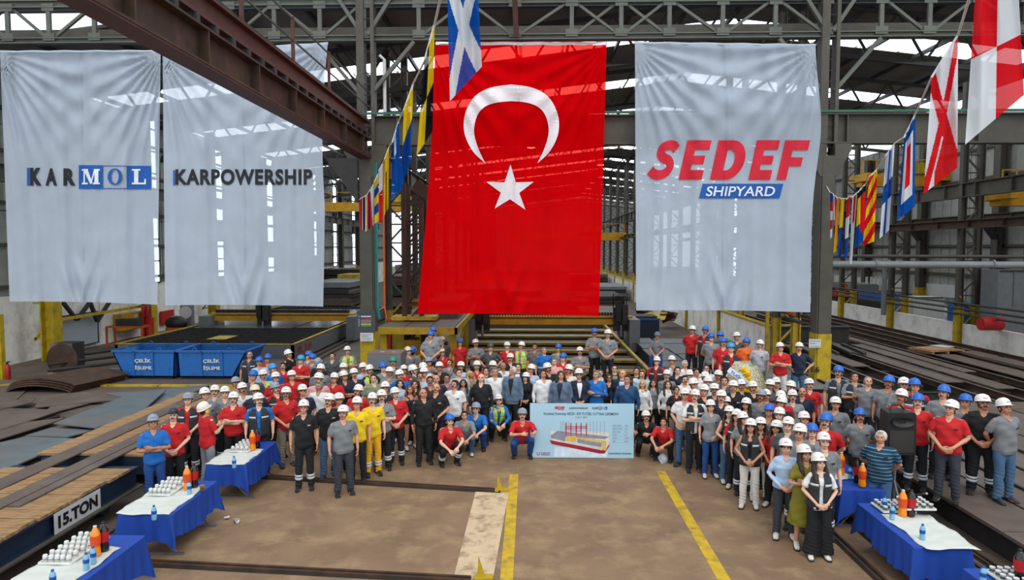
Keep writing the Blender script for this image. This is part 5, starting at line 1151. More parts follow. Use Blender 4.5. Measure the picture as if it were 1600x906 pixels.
A_cross2 = arm((.27,-.06,1.14),(-.01,-.195,1.15),(-1,.1,.1),(0,1,0))
A_back = arm((.285,.10,1.16),(.12,.20,.99),(-1,0,-.3),(0,-1,0))
A_hips = arm((.37,.09,1.19),(.205,-.03,1.03),(-.35,-.6,-.6),(-1,.2,0))
A_phone = arm((.25,-.06,1.16),(.09,-.29,1.22),(-.35,-.6,.5),(-.6,.3,.4))
A_face = arm((.22,-.17,1.21),(.10,-.20,1.42),(-.35,.1,.9),(-.3,1,0))
A_raise = arm((.31,-.18,1.30),(.25,-.30,1.53),(-.4,-.1,.9),(-.7,.5,0))
POSES = {
 'd': (A_down, mir(A_down)), 'c': (A_clasp, mir(A_clasp2)), 'x': (A_cross1, mir(A_cross2)), 'b': (A_back, mir(A_back)),
 'h': (A_hips, mir(A_hips)), 'p': (A_phone, mir(A_phone)), 'f': (A_face, mir(A_cross2)), 'r': (A_raise, mir(A_down)),
 'm': (A_clasp, mir(A_down)),
 'q': (arm((.25,-.27,.60),(.09,-.43,.50),(-.6,-.5,-.5),(0,.6,-.4)), mir(arm((.25,-.27,.60),(.10,-.44,.46),(-.5,-.5,-.6),(0,.6,-.4)))),
 'L': (arm((.29,-.20,.64),(.20,-.40,.66),(.35,-.9,.15),(-1,0,0)), mir(arm((.25,-.27,.60),(.02,-.40,.66),(-.9,-.3,.1),(0,.6,-.4)))),
 's': (arm((.24,-.10,.80),(.09,-.34,.66),(-.6,-.4,-.5),(0,.6,-.4)), mir(arm((.24,-.10,.80),(.08,-.35,.64),(-.5,-.4,-.6),(0,.6,-.4)))),
}
POSES['l'] = (mir(POSES['L'][1]), mir(arm((.32,-.20,.66),(.27,-.40,.70),(.5,-.8,.1),(-1,0,0))))
BASES = {'std': (V((0,0,.90)), V((0,.01,1.47)), [(V((.09,0,.90)), V((.11,-.015,.50)), V((.125,.02,.09))), (V((-.09,0,.90)), V((-.105,-.03,.50)), V((-.12,-.02,.09)))], -14),
         'sq': (V((0,.15,.36)), V((0,-.10,.87)), [(V((.10,.13,.36)), V((.20,-.30,.50)), V((.17,-.02,.09))), (V((-.10,.13,.36)), V((-.19,-.28,.40)), V((-.17,.0,.09)))], -16),
         'sit': (V((0,.05,.52)), V((0,.0,1.08)), [(V((.10,.03,.52)), V((.17,-.38,.53)), V((.17,-.40,.10))), (V((-.10,.03,.52)), V((-.17,-.38,.53)), V((-.17,-.36,.10)))], -8)}
def base_of(p): return BASES['sq' if p in 'qLl' else 'sit' if p == 's' else 'std']
# t along spine -> (rx, ry, forward offset)
TORSO = {'M': [(-.06,.150,.105,0),(.0,.168,.120,0),(.14,.163,.122,0),(.32,.154,.125,-.015),(.52,.164,.126,-.012),(.72,.184,.128,-.01),(.88,.184,.104,.0),(.97,.118,.078,.01),(1.0,.075,.068,.01)],
         'F': [(-.06,.150,.105,0),(.0,.172,.122,.0),(.14,.163,.118,0),(.34,.128,.098,-.005),(.52,.138,.105,-.01),(.70,.155,.128,-.02),(.86,.150,.100,.0),(.97,.100,.072,.01),(1.0,.062,.06,.01)]}
def torso_at(sex, t):
    T = TORSO[sex]
    if t <= T[0][0]: return T[0][1:]
    for a, b in zip(T, T[1:]):
        if t <= b[0]:
            k = (t-a[0])/(b[0]-a[0]); return tuple(a[i]+(b[i]-a[i])*k for i in (1,2,3))
    return T[-1][1:]
def spine(pose, t):
    P, N, _, _ = base_of(pose); d = N-P; p = P + d*t; dn = d.normalized(); fwd = X_.cross(dn).normalized()  # points to -y
    if fwd.y > 0: fwd = -fwd
    return p, dn, fwd
def tpt(pose, sex, t, ang, inf):
    """point on the torso surface; ang 0 = front, + towards +x"""
    p, dn, fw = spine(pose, t); rx, ry, off = torso_at(sex, t)
    return p + X_*((rx+inf)*math.sin(ang)) + fw*((ry+inf)*math.cos(ang) - off)
def torso_chain(bm, pose, sex, inf, t0=-.06, t1=1.0, n=20, hang=0.0, grow=0.0):
    ts = [t0] + [t for t, *_ in TORSO[sex] if t0 < t < t1] + [t1]; rings = []
    for t in ts:
        q = inf + (grow*(1-t) if grow else 0)
        rings.append([bm.verts.new(tpt(pose, sex, t, 2*PI*k/n, q)) for k in range(n)])
    for a, b in zip(rings, rings[1:]):
        for k in range(n): bm.faces.new((a[k], a[(k+1)%n], b[(k+1)%n], b[k]))
    bm.faces.new(rings[0][::-1]); bm.faces.new(rings[-1])
def shoulder(pose, sex, s):
    p, dn, fw = spine(pose, .885); return p + X_*(s*(.180 if sex == 'M' else .148))
def armpts(pose, sex, i):
    e, w, d, n = POSES[pose][i]; s = 1 if i == 0 else -1
    k = 1.0 if sex == 'M' else .93
    return shoulder(pose, sex, s), V((e.x*k, e.y, e.z)), V((w.x*k, w.y, w.z)), d, n
def headmtx(pose, yaw=0, tilt=0):
    P, N, _, pitch = base_of(pose)
    fw = .03 if pose in 'qLl' else .0
    return Matrix.Translation(N + V((0,-fw,.015))) @ Matrix.Rotation(math.radians(yaw), 4, 'Z') @ Matrix.Rotation(math.radians(tilt), 4, 'Y') @ Matrix.Rotation(math.radians(pitch), 4, 'X') @ Matrix.Scale(1.06, 4)
HC = V((0,-.012,.125))   # centre of the skull in head space (origin at top of neck); face towards -y
def hand(bm, w, d, n, sex):
    k = 1.0 if sex == 'M' else .9; s = d.cross(n).normalized()   # thumb side
    tube(bm, [w-d*.03, w+d*.01, w+d*.05*k, w+d*.092*k, w+d*.10*k], [(.026*k,.022*k),(.030*k,.019*k),(.043*k,.016*k),(.044*k,.014*k),(.036*k,.008)], 10, lat=s)
    for i, (o, L) in enumerate(((.033,.072),(.011,.080),(-.011,.076),(-.032,.060))):
        b0 = w + d*.088*k + s*o*k; d1 = (d + s*(o*1.6) + n*.22).normalized(); d2 = (d + n*.75).normalized(); d3 = (d*.6 + n*1.0).normalized(); L *= k
        p1 = b0 + d1*L*.45; p2 = p1 + d2*L*.32; p3 = p2 + d3*L*.25
        tube(bm, [b0-d*.01, b0, p1, p2, p3], [.0085*k,.0098*k,.009*k,.008*k,.0055*k], 6)
    t0 = w + d*.025*k + s*.024*k; t1 = t0 + (s*.9 + d*.7 + n*.25).normalized()*.038*k; t2 = t1 + (s*.3 + d*.95 + n*.3).normalized()*.030*k; t3 = t2 + (d + n*.35).normalized()*.02*k
    tube(bm, [t0-s*.01, t0, t1, t2, t3], [.013*k,.0135*k,.011*k,.010*k,.006*k], 6)
_cache = {}
def cached(f):
    def g(*a):
        k = (f.__name__,)+a
        if k not in _cache: _cache[k] = f(*a)
        return _cache[k]
    return g
@cached
def body_mesh(pose, sex, yaw, tilt):
    bm = bmesh.new(); torso_chain(bm, pose, sex, 0)
    P, N, legs, _ = base_of(pose); th = 1.0 if sex == 'M' else .95; ar = 1.0 if sex == 'M' else .82
    for hip, kn, an in legs:
        tube(bm, [hip, hip.lerp(kn,.35), kn.lerp(hip,.15), kn, kn.lerp(an,.3), kn.lerp(an,.7), an], [.084*th,.080*th,.060*th,.055*th,.056*th,.042*th,.036*th], 12)
        ft = an + V((0,0,-.05)); tube(bm, [ft+V((0,.06,0)), ft+V((0,.02,.01)), ft+V((0,-.08,-.005)), ft+V((0,-.16,-.02))], [(.028,.025),(.036,.036),(.042,.024),(.034,.014)], 10, lat=X_)
    for i in (0,1):
        s, e, w, d, n = armpts(pose, sex, i)
        ell(bm, s, (.055*ar,.055*ar,.06*ar), 10, 8)
        tube(bm, [s, s.lerp(e,.3), s.lerp(e,.7), e, e.lerp(w,.25), e.lerp(w,.65), w+(w-e).normalized()*.01], [.050*ar,.050*ar,.042*ar,.037*ar,.041*ar,.031*ar,.025*ar], 12)
    M = headmtx(pose, yaw, tilt); R3 = M.to_3x3().normalized() * 1.06
    nb = N - (N-P).normalized()*.06
    tube(bm, [nb, N, M @ V((0,.008,.04)), M @ V((0,.01,.09))], [.078*ar,.060*ar+.004,.052*ar+.004,.05], 14)
    def e_(c, r): ell(bm, M @ V(c), r, 16, 12, R3)
    e_((0,.006,.150),(.074,.092,.082)); e_((0,-.020,.118),(.062,.072,.085)); e_((0,-.042,.062),(.044,.046,.036)); e_((0,-.072,.044),(.020,.018,.016))
    e_((0,-.082,.148),(.050,.016,.014)); tube(bm, [M @ V((0,-.088,.145)), M @ V((0,-.105,.118)), M @ V((0,-.112,.104))], [(.008,.010),(.011,.012),(.015,.012)], 8)
    for s in (-1,1):
        e_((s*.040,-.070,.098),(.020,.018,.022)); e_((s*.076,.012,.115),(.008,.018,.030))
    e_((0,-.088,.074),(.024,.012,.008)); e_((0,-.085,.064),(.020,.012,.007))
    me = remeshed(bm, .0095, 1, 1)
    b2 = bmesh.new(); b2.from_mesh(me); bpy.data.meshes.remove(me)
    for i in (0,1):
        s, e, w, d, n = armpts(pose, sex, i); hand(b2, w, d, n, sex)
    return mesh(b2, 'body', True)
def sleeve(bm, pose, sex, i, long, inf):
    s, e, w, d, n = armpts(pose, sex, i); ar = 1.0 if sex == 'M' else .84
    tube_r = [.062*ar+inf,.062*ar+inf,.060*ar+inf]
    ell(bm, s - X_*(.012 if i == 0 else -.012), (.070*ar+inf,.072*ar+inf,.070*ar+inf), 12, 8); nb_ = spine(pose, .955)[0]; tube(bm, [nb_, s], [.062,.064*ar], 12)
    if long == 0: tube(bm, [s, s.lerp(e,.4), s.lerp(e,.78)], [.066*ar+inf,.064*ar+inf,.066*ar+inf], 14)
    elif long == 1:
        tube(bm, [s, s.lerp(e,.5), e, e.lerp(w,.5), e.lerp(w,.93)], [.060*ar+inf,.055*ar+inf,.050*ar+inf,.045*ar+inf,.038*ar+inf], 14); ell(bm, e, .050*ar+inf, 10, 8)
@cached
def top_mesh(pose, sex, style):
    """P polo, T tee, L long-sleeved shirt, J jacket, K sleeveless top, D dress"""
    bm = bmesh.new(); inf = {'P':.018,'T':.016,'L':.018,'J':.034,'K':.010,'D':.018}[style]
    t0 = {'P':-.10,'T':-.08,'L':.02,'J':-.16,'K':.0,'D':.0}[style]
    if pose in 'qLls': t0 = max(t0, -.02)
    torso_chain(bm, pose, sex, inf, t0, .985 if style != 'K' else .80, 24, grow=.012 if style != 'K' else 0)
    P, N, legs, _ = base_of(pose)
    if style in 'PLJ': # collar
        nb, dn, fw = spine(pose, .985)
        tube(bm, [nb-dn*.02, nb+dn*.012], [.082 if sex == 'M' else .068, .068 if sex == 'M' else .058], 14)
    if style == 'K':
        for s in (-1, 1):
            for a in (.35, PI-.35): tube(bm, [tpt(pose, sex, .76, s*a, .008), tpt(pose, sex, .90, s*a*1.0, .012), tpt(pose, sex, .955, s*(a+PI/2)/2, .012)], .014, 8)
    if style not in 'K':
        for i in (0,1): sleeve(bm, pose, sex, i, 1 if style in 'LJ' else 0, {'J':.010}.get(style, .0))
    if style == 'D':
        tube(bm, [V((0,0,1.06)), V((0,0,.92)), V((0,.0,.7)), V((0,.01,.42))], [(.14,.11),(.20,.155),(.235,.19),(.27,.23)], 24, lat=X_)
    me = remeshed(bm, .013, 1.0, 2)
    # folds
    r2 = random.Random(hash(style) % 97)
    return wrinkle(me, lambda x, y, z: np.sin(x*22+z*19+np.sin(y*14+z*6)*1.6)*.0065 + np.sin(z*41-x*13+y*29)*.0022)
@cached
def legs_mesh(pose, sex, style):
    """T trousers, S shorts, G wide skirt-like trousers"""
    bm = bmesh.new(); P, N, legs, _ = base_of(pose); th = 1.0 if sex == 'M' else .93
    torso_chain(bm, pose, sex, .012, -.06, .22, 20)
    for hip, kn, an in legs:
        bot = an + V((0,0,-.035))
        if style == 'T':
            tube(bm, [hip+V((0,0,.03)), hip.lerp(kn,.35), kn.lerp(hip,.15), kn, kn.lerp(an,.35), kn.lerp(an,.75), bot], [.098*th,.096*th,.080*th,.076*th,.074*th,.068*th,.068*th], 14); ell(bm, kn, .074*th, 10, 8)
        elif style == 'S': tube(bm, [hip+V((0,0,.03)), hip.lerp(kn,.25), hip.lerp(kn,.45)], [.098*th,.098*th,.10*th], 14)
        else: tube(bm, [hip+V((0,0,.03)), hip.lerp(kn,.4), kn, kn.lerp(an,.6), bot+V((0,0,.03))], [.10*th,.10*th,.10,.115,.135], 14)
    me = remeshed(bm, .014, 1.0, 2)
    return wrinkle(me, lambda x, y, z: np.sin(z*95+x*25)*.006*(np.maximum(0, 1-abs(z-.15)/.25)+np.maximum(0, 1-abs(z-.5)/.15)*.6) + np.sin(x*30+z*17)*.004)
@cached
def shoe_mesh(boot):
    bm = bmesh.new()
    tube(bm, [V((0,.075,.045)), V((0,.05,.055)), V((0,-.03,.055)), V((0,-.12,.042)), V((0,-.185,.032))], [(.028,.030),(.040,.045),(.046,.045),(.048,.032),(.034,.020)], 14, lat=X_)
    tube(bm, [V((0,.03,.06)), V((0,.03,.13 if boot else .10))], [.045,.050], 12)
    me = remeshed(bm, .012, 1.0, 2); b2 = bmesh.new(); b2.from_mesh(me)
    n0 = len(b2.faces); bpy.data.meshes.remove(me)
    out = [(-.040,.085),(-.046,-.03),(-.052,-.12),(-.036,-.195),(0,-.212),(.036,-.195),(.052,-.12),(.046,-.03),(.040,.085)]
    slab(b2, [V((x,y,.026)) for x, y in out][::1], .026, 1); return mesh(b2, 'shoe', True)
@cached
def hat_mesh(kind):
    bm = bmesh.new(); n = 28; prof = []
    if kind == 'hat':
        rings = []
        for j, (k, z) in enumerate(((1.0,.0),(1.01,.018),(.985,.042),(.91,.070),(.76,.096),(.52,.114),(.25,.123))):
            ring = []
            for i in range(n):
                a = 2*PI*i/n; rid = .004*(1 if abs(math.sin(a)) > .97 and j > 2 else 0)
                ring.append(bm.verts.new((.100*k*math.cos(a), .124*k*math.sin(a)+.0, z+rid)))
            rings.append(ring)
        brim = []
        for i in range(n):
            a = 2*PI*i/n; f = max(0, -math.sin(a)); b = max(0, math.sin(a))
            e = .009 + .036*f**2.2 + .004*b; brim.append(bm.verts.new(((.100+e*.75)*math.cos(a), (.124+e)*math.sin(a), -.006-.006*f)))
        lip = [bm.verts.new(v.co + V((0,0,-.006))) for v in brim]; inner = [bm.verts.new(V((v.co.x*.96, v.co.y*.96, v.co.z-.010))) for v in rings[0]]
        seq = [inner, lip, brim] + rings
        for a_, b_ in zip(seq, seq[1:]):
            for k in range(n): bm.faces.new((a_[k], a_[(k+1)%n], b_[(k+1)%n], b_[k]))
        top = bm.verts.new((0,0,.126))
        for k in range(n): bm.faces.new((rings[-1][k], rings[-1][(k+1)%n], top))
        for s in (-.5,0,.5):   # ridges along the crown
            tube(bm, [V((s*.07,-.106,.05)), V((s*.06,-.070,.098-abs(s)*.01)), V((s*.05,0,.125-abs(s)*.012)), V((s*.06,.080,.094-abs(s)*.01))], [(.006,.004)]*4, 6, lat=X_)
    else:  # peaked cloth cap
        ell(bm, (0,.005,.03), (.092,.112,.085), 20, 10)
        slab(bm, [V((.07,-.075,.02)), V((-.07,-.075,.02)), V((-.06,-.15,.0)), V((0,-.178,-.006)), V((.06,-.15,.0))], .01)
    return mesh(bm, kind, True)
@cached
def hatlogo_mesh():
    me = text_fit('SEDEF', .062, .018, bold=.03, shear=.25); b = bmesh.new(); b.from_mesh(me)
    for v in b.verts:
        x, z = v.co.x, v.co.y + .040; v.co = V((x, -.1260*math.sqrt(max(0,1-(x/.106)**2))*(.995 if z < .05 else .97)-.003, z))
    return mesh(b, 'logo')
@cached
def muff_mesh():
    bm = bmesh.new()
    for s in (-1,1): ell(bm, (s*.112,.0,-.03), (.024,.036,.044), 14, 10)
    return mesh(bm, 'muff', True)
@cached
def hair_mesh(kind):
    bm = bmesh.new()
    if kind in ('short','thin'):
        g = .006 if kind == 'short' else .002
        ell(bm, (0,.020,.160), (.078+g,.092+g,.082+g), 18, 12)
        if kind == 'short': tube(bm, [V((-.045,-.065,.218)), V((0,-.078,.226)), V((.045,-.065,.218))], [.014,.018,.014], 8); 
        for s in (-1,1): ell(bm, (s*.072,-.012,.130), (.010,.018,.035), 8, 8)
        ell(bm, (0,.055,.095), (.058,.045,.045), 12, 8)
        return remeshed(bm, .008, .6, 1)
    ell(bm, (0,.018,.158), (.088,.100,.088), 18, 12)
    L = {'long':-.20,'bob':-.01,'tail':.03}[kind]
    if kind == 'tail':
        tube(bm, [V((0,.11,.14)), V((0,.14,.08)), V((0,.12,-.05))], [.02,.03,.012], 8)
    else:
        for a in (-1,1):
            tube(bm, [V((a*.078,-.02,.16)), V((a*.092,.0,.08)), V((a*.10,-.01,.0)), V((a*.105,-.055,L*.55)), V((a*.095,-.08,L))], [(.022,.04),(.026,.05),(.034,.05),(.036,.034),(.02,.012)], 10)
        tube(bm, [V((0,.07,.14)), V((0,.09,.05)), V((0,.11,L*.5)), V((0,.12,L))], [(.08,.04),(.09,.045),(.10,.035),(.06,.02)], 14, lat=X_)
    me = remeshed(bm, .011, .8, 2)
    return wrinkle(me, lambda x, y, z: np.sin(x*190+y*120+np.sin(z*22)*2)*.003)
@cached
def beard_mesh(kind):
    bm = bmesh.new()
    if kind == 'beard':
        n = 14; outer = []
        for j, (z, k) in enumerate(((.100,.0),(.080,.3),(.060,.7),(.040,.9),(.022,.4))):
            row = []
            for i in range(n+1):
                a = -1.25 + 2.5*i/n; rx = .068-.018*j/4; ry = .094 - .004*j
                zz = z + (.028*abs(a) if j < 4 else .03*abs(a)); 
                if j == 0 and abs(a) < .35: zz -= .012
                row.append(V((rx*math.sin(a)*(1+.05*k), -ry*math.cos(a)*(1.0)-.006*k+.004*j*.5, zz)))
            outer.append(row)
        vo = [[bm.verts.new(p) for p in r] for r in outer]
        for a_, b_ in zip(vo, vo[1:]):
            for i in range(n): bm.faces.new((a_[i], b_[i], b_[i+1], a_[i+1]))
        solid(bm, geom=bm.faces[:], thickness=.012)
    tube(bm, [V((-.030,-.088,.080)), V((-.014,-.103,.088)), V((0,-.107,.090)), V((.014,-.103,.088)), V((.030,-.088,.080))], [(.004,.004),(.006,.007),(.005,.006),(.006,.007),(.004,.004)], 6)
    return mesh(bm, kind, True)
@cached
def eyes_mesh(s):
    bm = bmesh.new()
    if True:
        ell(bm, (s*.030,-.0865,.1255), (.0145,.0075,.0085), 10, 8, mi=0); ell(bm, (s*.030,-.0925,.1255), (.0060,.0035,.0065), 8, 6, mi=1)
        tube(bm, [V((s*.014,-.0935,.133)), V((s*.030,-.0955,.136)), V((s*.046,-.086,.132))], [.0022,.003,.0022], 5, mi=1)
    return mesh(bm, 'eyes', True)
@cached
def brow_mesh():
    bm = bmesh.new()
    for s in (-1,1): tube(bm, [V((s*.012,-.098,.146)), V((s*.030,-.097,.152)), V((s*.052,-.080,.146))], [(.003,.005),(.003,.006),(.002,.003)], 6)
    return mesh(bm, 'eyebrows', True)
@cached
def mouth_mesh(smile):
    bm = bmesh.new(); u = .006 if smile else 0
    tube(bm, [V((-.025,-.086,.070+u)), V((-.012,-.0975,.0745)), V((0,-.1005,.0735)), V((.012,-.0975,.0745)), V((.025,-.086,.070+u))], [.002,(.0045),.0045,.0045,.002], 6)
    tube(bm, [V((-.024,-.086,.069+u)), V((0,-.0985,.063)), V((.024,-.086,.069+u))], [.002,.0055,.002], 6)
    if smile: tube(bm, [V((-.018,-.0915,.071+u*.4)), V((0,-.1010,.0685)), V((.018,-.0915,.071+u*.4))], [.001,.004,.001], 6, mi=1)
    return mesh(bm, 'mouth', True)
@cached
def glasses_mesh(sun):
    bm = bmesh.new()
    for s in (-1,1):
        if sun: ell(bm, (s*.031,-.103,.124), (.024,.004,.018), 12, 8, mi=1)
        n = 14; c = V((s*.031,-.103,.124)); tube(bm, [c + V((.022*math.cos(2*PI*k/n), 0, .017*math.sin(2*PI*k/n))) for k in range(n+1)], .0022, 5)
        tube(bm, [V((s*.053,-.101,.128)), V((s*.076,-.02,.128))], .002, 5)
    tube(bm, [V((-.010,-.104,.126)), V((.010,-.104,.126))], .002, 5)
    return mesh(bm, 'glasses', True)
def patch(pose, sex, t0, t1, a0, a1, inf, nt=6, na=10, thick=.006, af=None):
    """curved panel lying on the torso between spine heights t0..t1 and angles a0..a1"""
    bm = bmesh.new(); g = []
    for j in range(nt+1):
        t = t0+(t1-t0)*j/nt; lo, hi = (a0, a1) if af is None else af(j/nt)
        g.append([bm.verts.new(tpt(pose, sex, t, lo+(hi-lo)*i/na, inf)) for i in range(na+1)])
    for a, b in zip(g, g[1:]):
        for i in range(na): bm.faces.new((a[i], a[i+1], b[i+1], b[i]))
    solid(bm, geom=bm.faces[:], thickness=-thick)
    return bm
def join(bms):
    out = bmesh.new()
    for b in bms:
        me = mesh(b); out.from_mesh(me); bpy.data.meshes.remove(me)
    return out
@cached
def vest_mesh(pose, sex, t0):
    inf = .032; W = 2*PI
    # body of the vest with an open front, and shoulder yokes
    a = patch(pose, sex, t0, .66, .16, W-.16, inf, 6, 26, .008)
    def yoke(s): return patch(pose, sex, .66, .95, 0, 0, inf, 5, 6, .008, af=lambda k: (s*(.16+.10*k), s*(1.18-.25*k)))
    bk = patch(pose, sex, .66, .95, 0, 0, inf, 5, 12, .008, af=lambda k: (PI-1.15+.2*k, PI+1.15-.2*k))
    sh = []
    for s in (-1,1):
        b = bmesh.new(); q0 = tpt(pose, sex, .95, s*.55, inf); q1 = tpt(pose, sex, .95, s*(PI-.55), inf); m_ = tpt(pose, sex, .965, s*PI/2, -.02) + (q0-q0)
        mid = (q0+q1)/2 + spine(pose, 1)[1]*.022
        tube(b, [q0, q0.lerp(mid,.5)+spine(pose,1)[1]*.012, mid, q1.lerp(mid,.5)+spine(pose,1)[1]*.012, q1], [(.055,.008)]*5, 10, lat=X_); sh.append(b)
    bm = join([a, yoke(1), yoke(-1), bk]+sh); return mesh(bm, 'vest', True)
@cached
def bands_mesh(pose, sex, kind):
    """reflective bands of a vest: hi-vis has two vertical braces and a belt; work vest a chest band"""
    if kind == 'H':
        L = [patch(pose, sex, .28, .37, .18, 2*PI-.18, .042, 1, 26, .004)]
        for s in (-1,1): L.append(patch(pose, sex, .37, .93, 0, 0, .042, 6, 3, .004, af=lambda k, s=s: (s*(.55-.05*k), s*(.85-.05*k))))
    else: L = [patch(pose, sex, .66, .73, s*.25, s*1.0, .044, 1, 6, .004) for s in ((-1,) if kind == 'a' else (1,))]
    return mesh(join(L), 'bands', True)
@cached
def vshirt_mesh(pose, sex):
    """the shirt front seen in the opening of a jacket"""
    bm = patch(pose, sex, .30, .965, 0, 0, .052, 8, 6, .006, af=lambda k: (-(.03+.30*k), .03+.30*k))
    return mesh(bm, 'front', True)
@cached
def neck_mesh(pose, sex, style):
    q = .045 if style != 'J' else .06
    return mesh(patch(pose, sex, .895, .995, 0, 0, {'P':.032,'T':.028,'L':.032,'D':.030}.get(style,.03), 5, 4, .004, af=lambda k: (-(.02+.36*k), .02+.36*k)), 'neck')
@cached
def chest_mesh(pose, sex):
    return mesh(patch(pose, sex, .70, .745, .38, .68, .040, 1, 4, .003), 'badge')
@cached
def shoulder_patch_mesh(pose, sex, side):
    L = []
    for s in (side,):
        p = shoulder(pose, sex, s); b = bmesh.new(); z = .060 if sex == 'M' else .052
        cbox(b, p + V((-s*.035,-.012,z+.010)), (.085,.05,.008)); L.append(b)
    return mesh(join(L), 'tab')
@cached
def cuffband_mesh(pose, side):
    bm = bmesh.new(); k = 1
    for hip, kn, an in base_of(pose)[2][side:side+1]:
        for q in ((.52,.66) if k else (.55,)):
            c = kn.lerp(an, q); d = (an-kn).normalized(); tube(bm, [c-d*.022, c+d*.022], .080, 14)
    return mesh(bm, 'band', True)
@cached
def lanyard_mesh(pose, sex):
    bm = bmesh.new()
    for s in (-1,1): tube(bm, [tpt(pose, sex, .97, s*.5, .03), tpt(pose, sex, .75, s*.22, .03), tpt(pose, sex, .42, .0, .03)], (.007), 6)
    c = tpt(pose, sex, .36, 0, .034); cbox(bm, c, (.06,.006,.08), 1)
    return mesh(bm, 'lanyard')
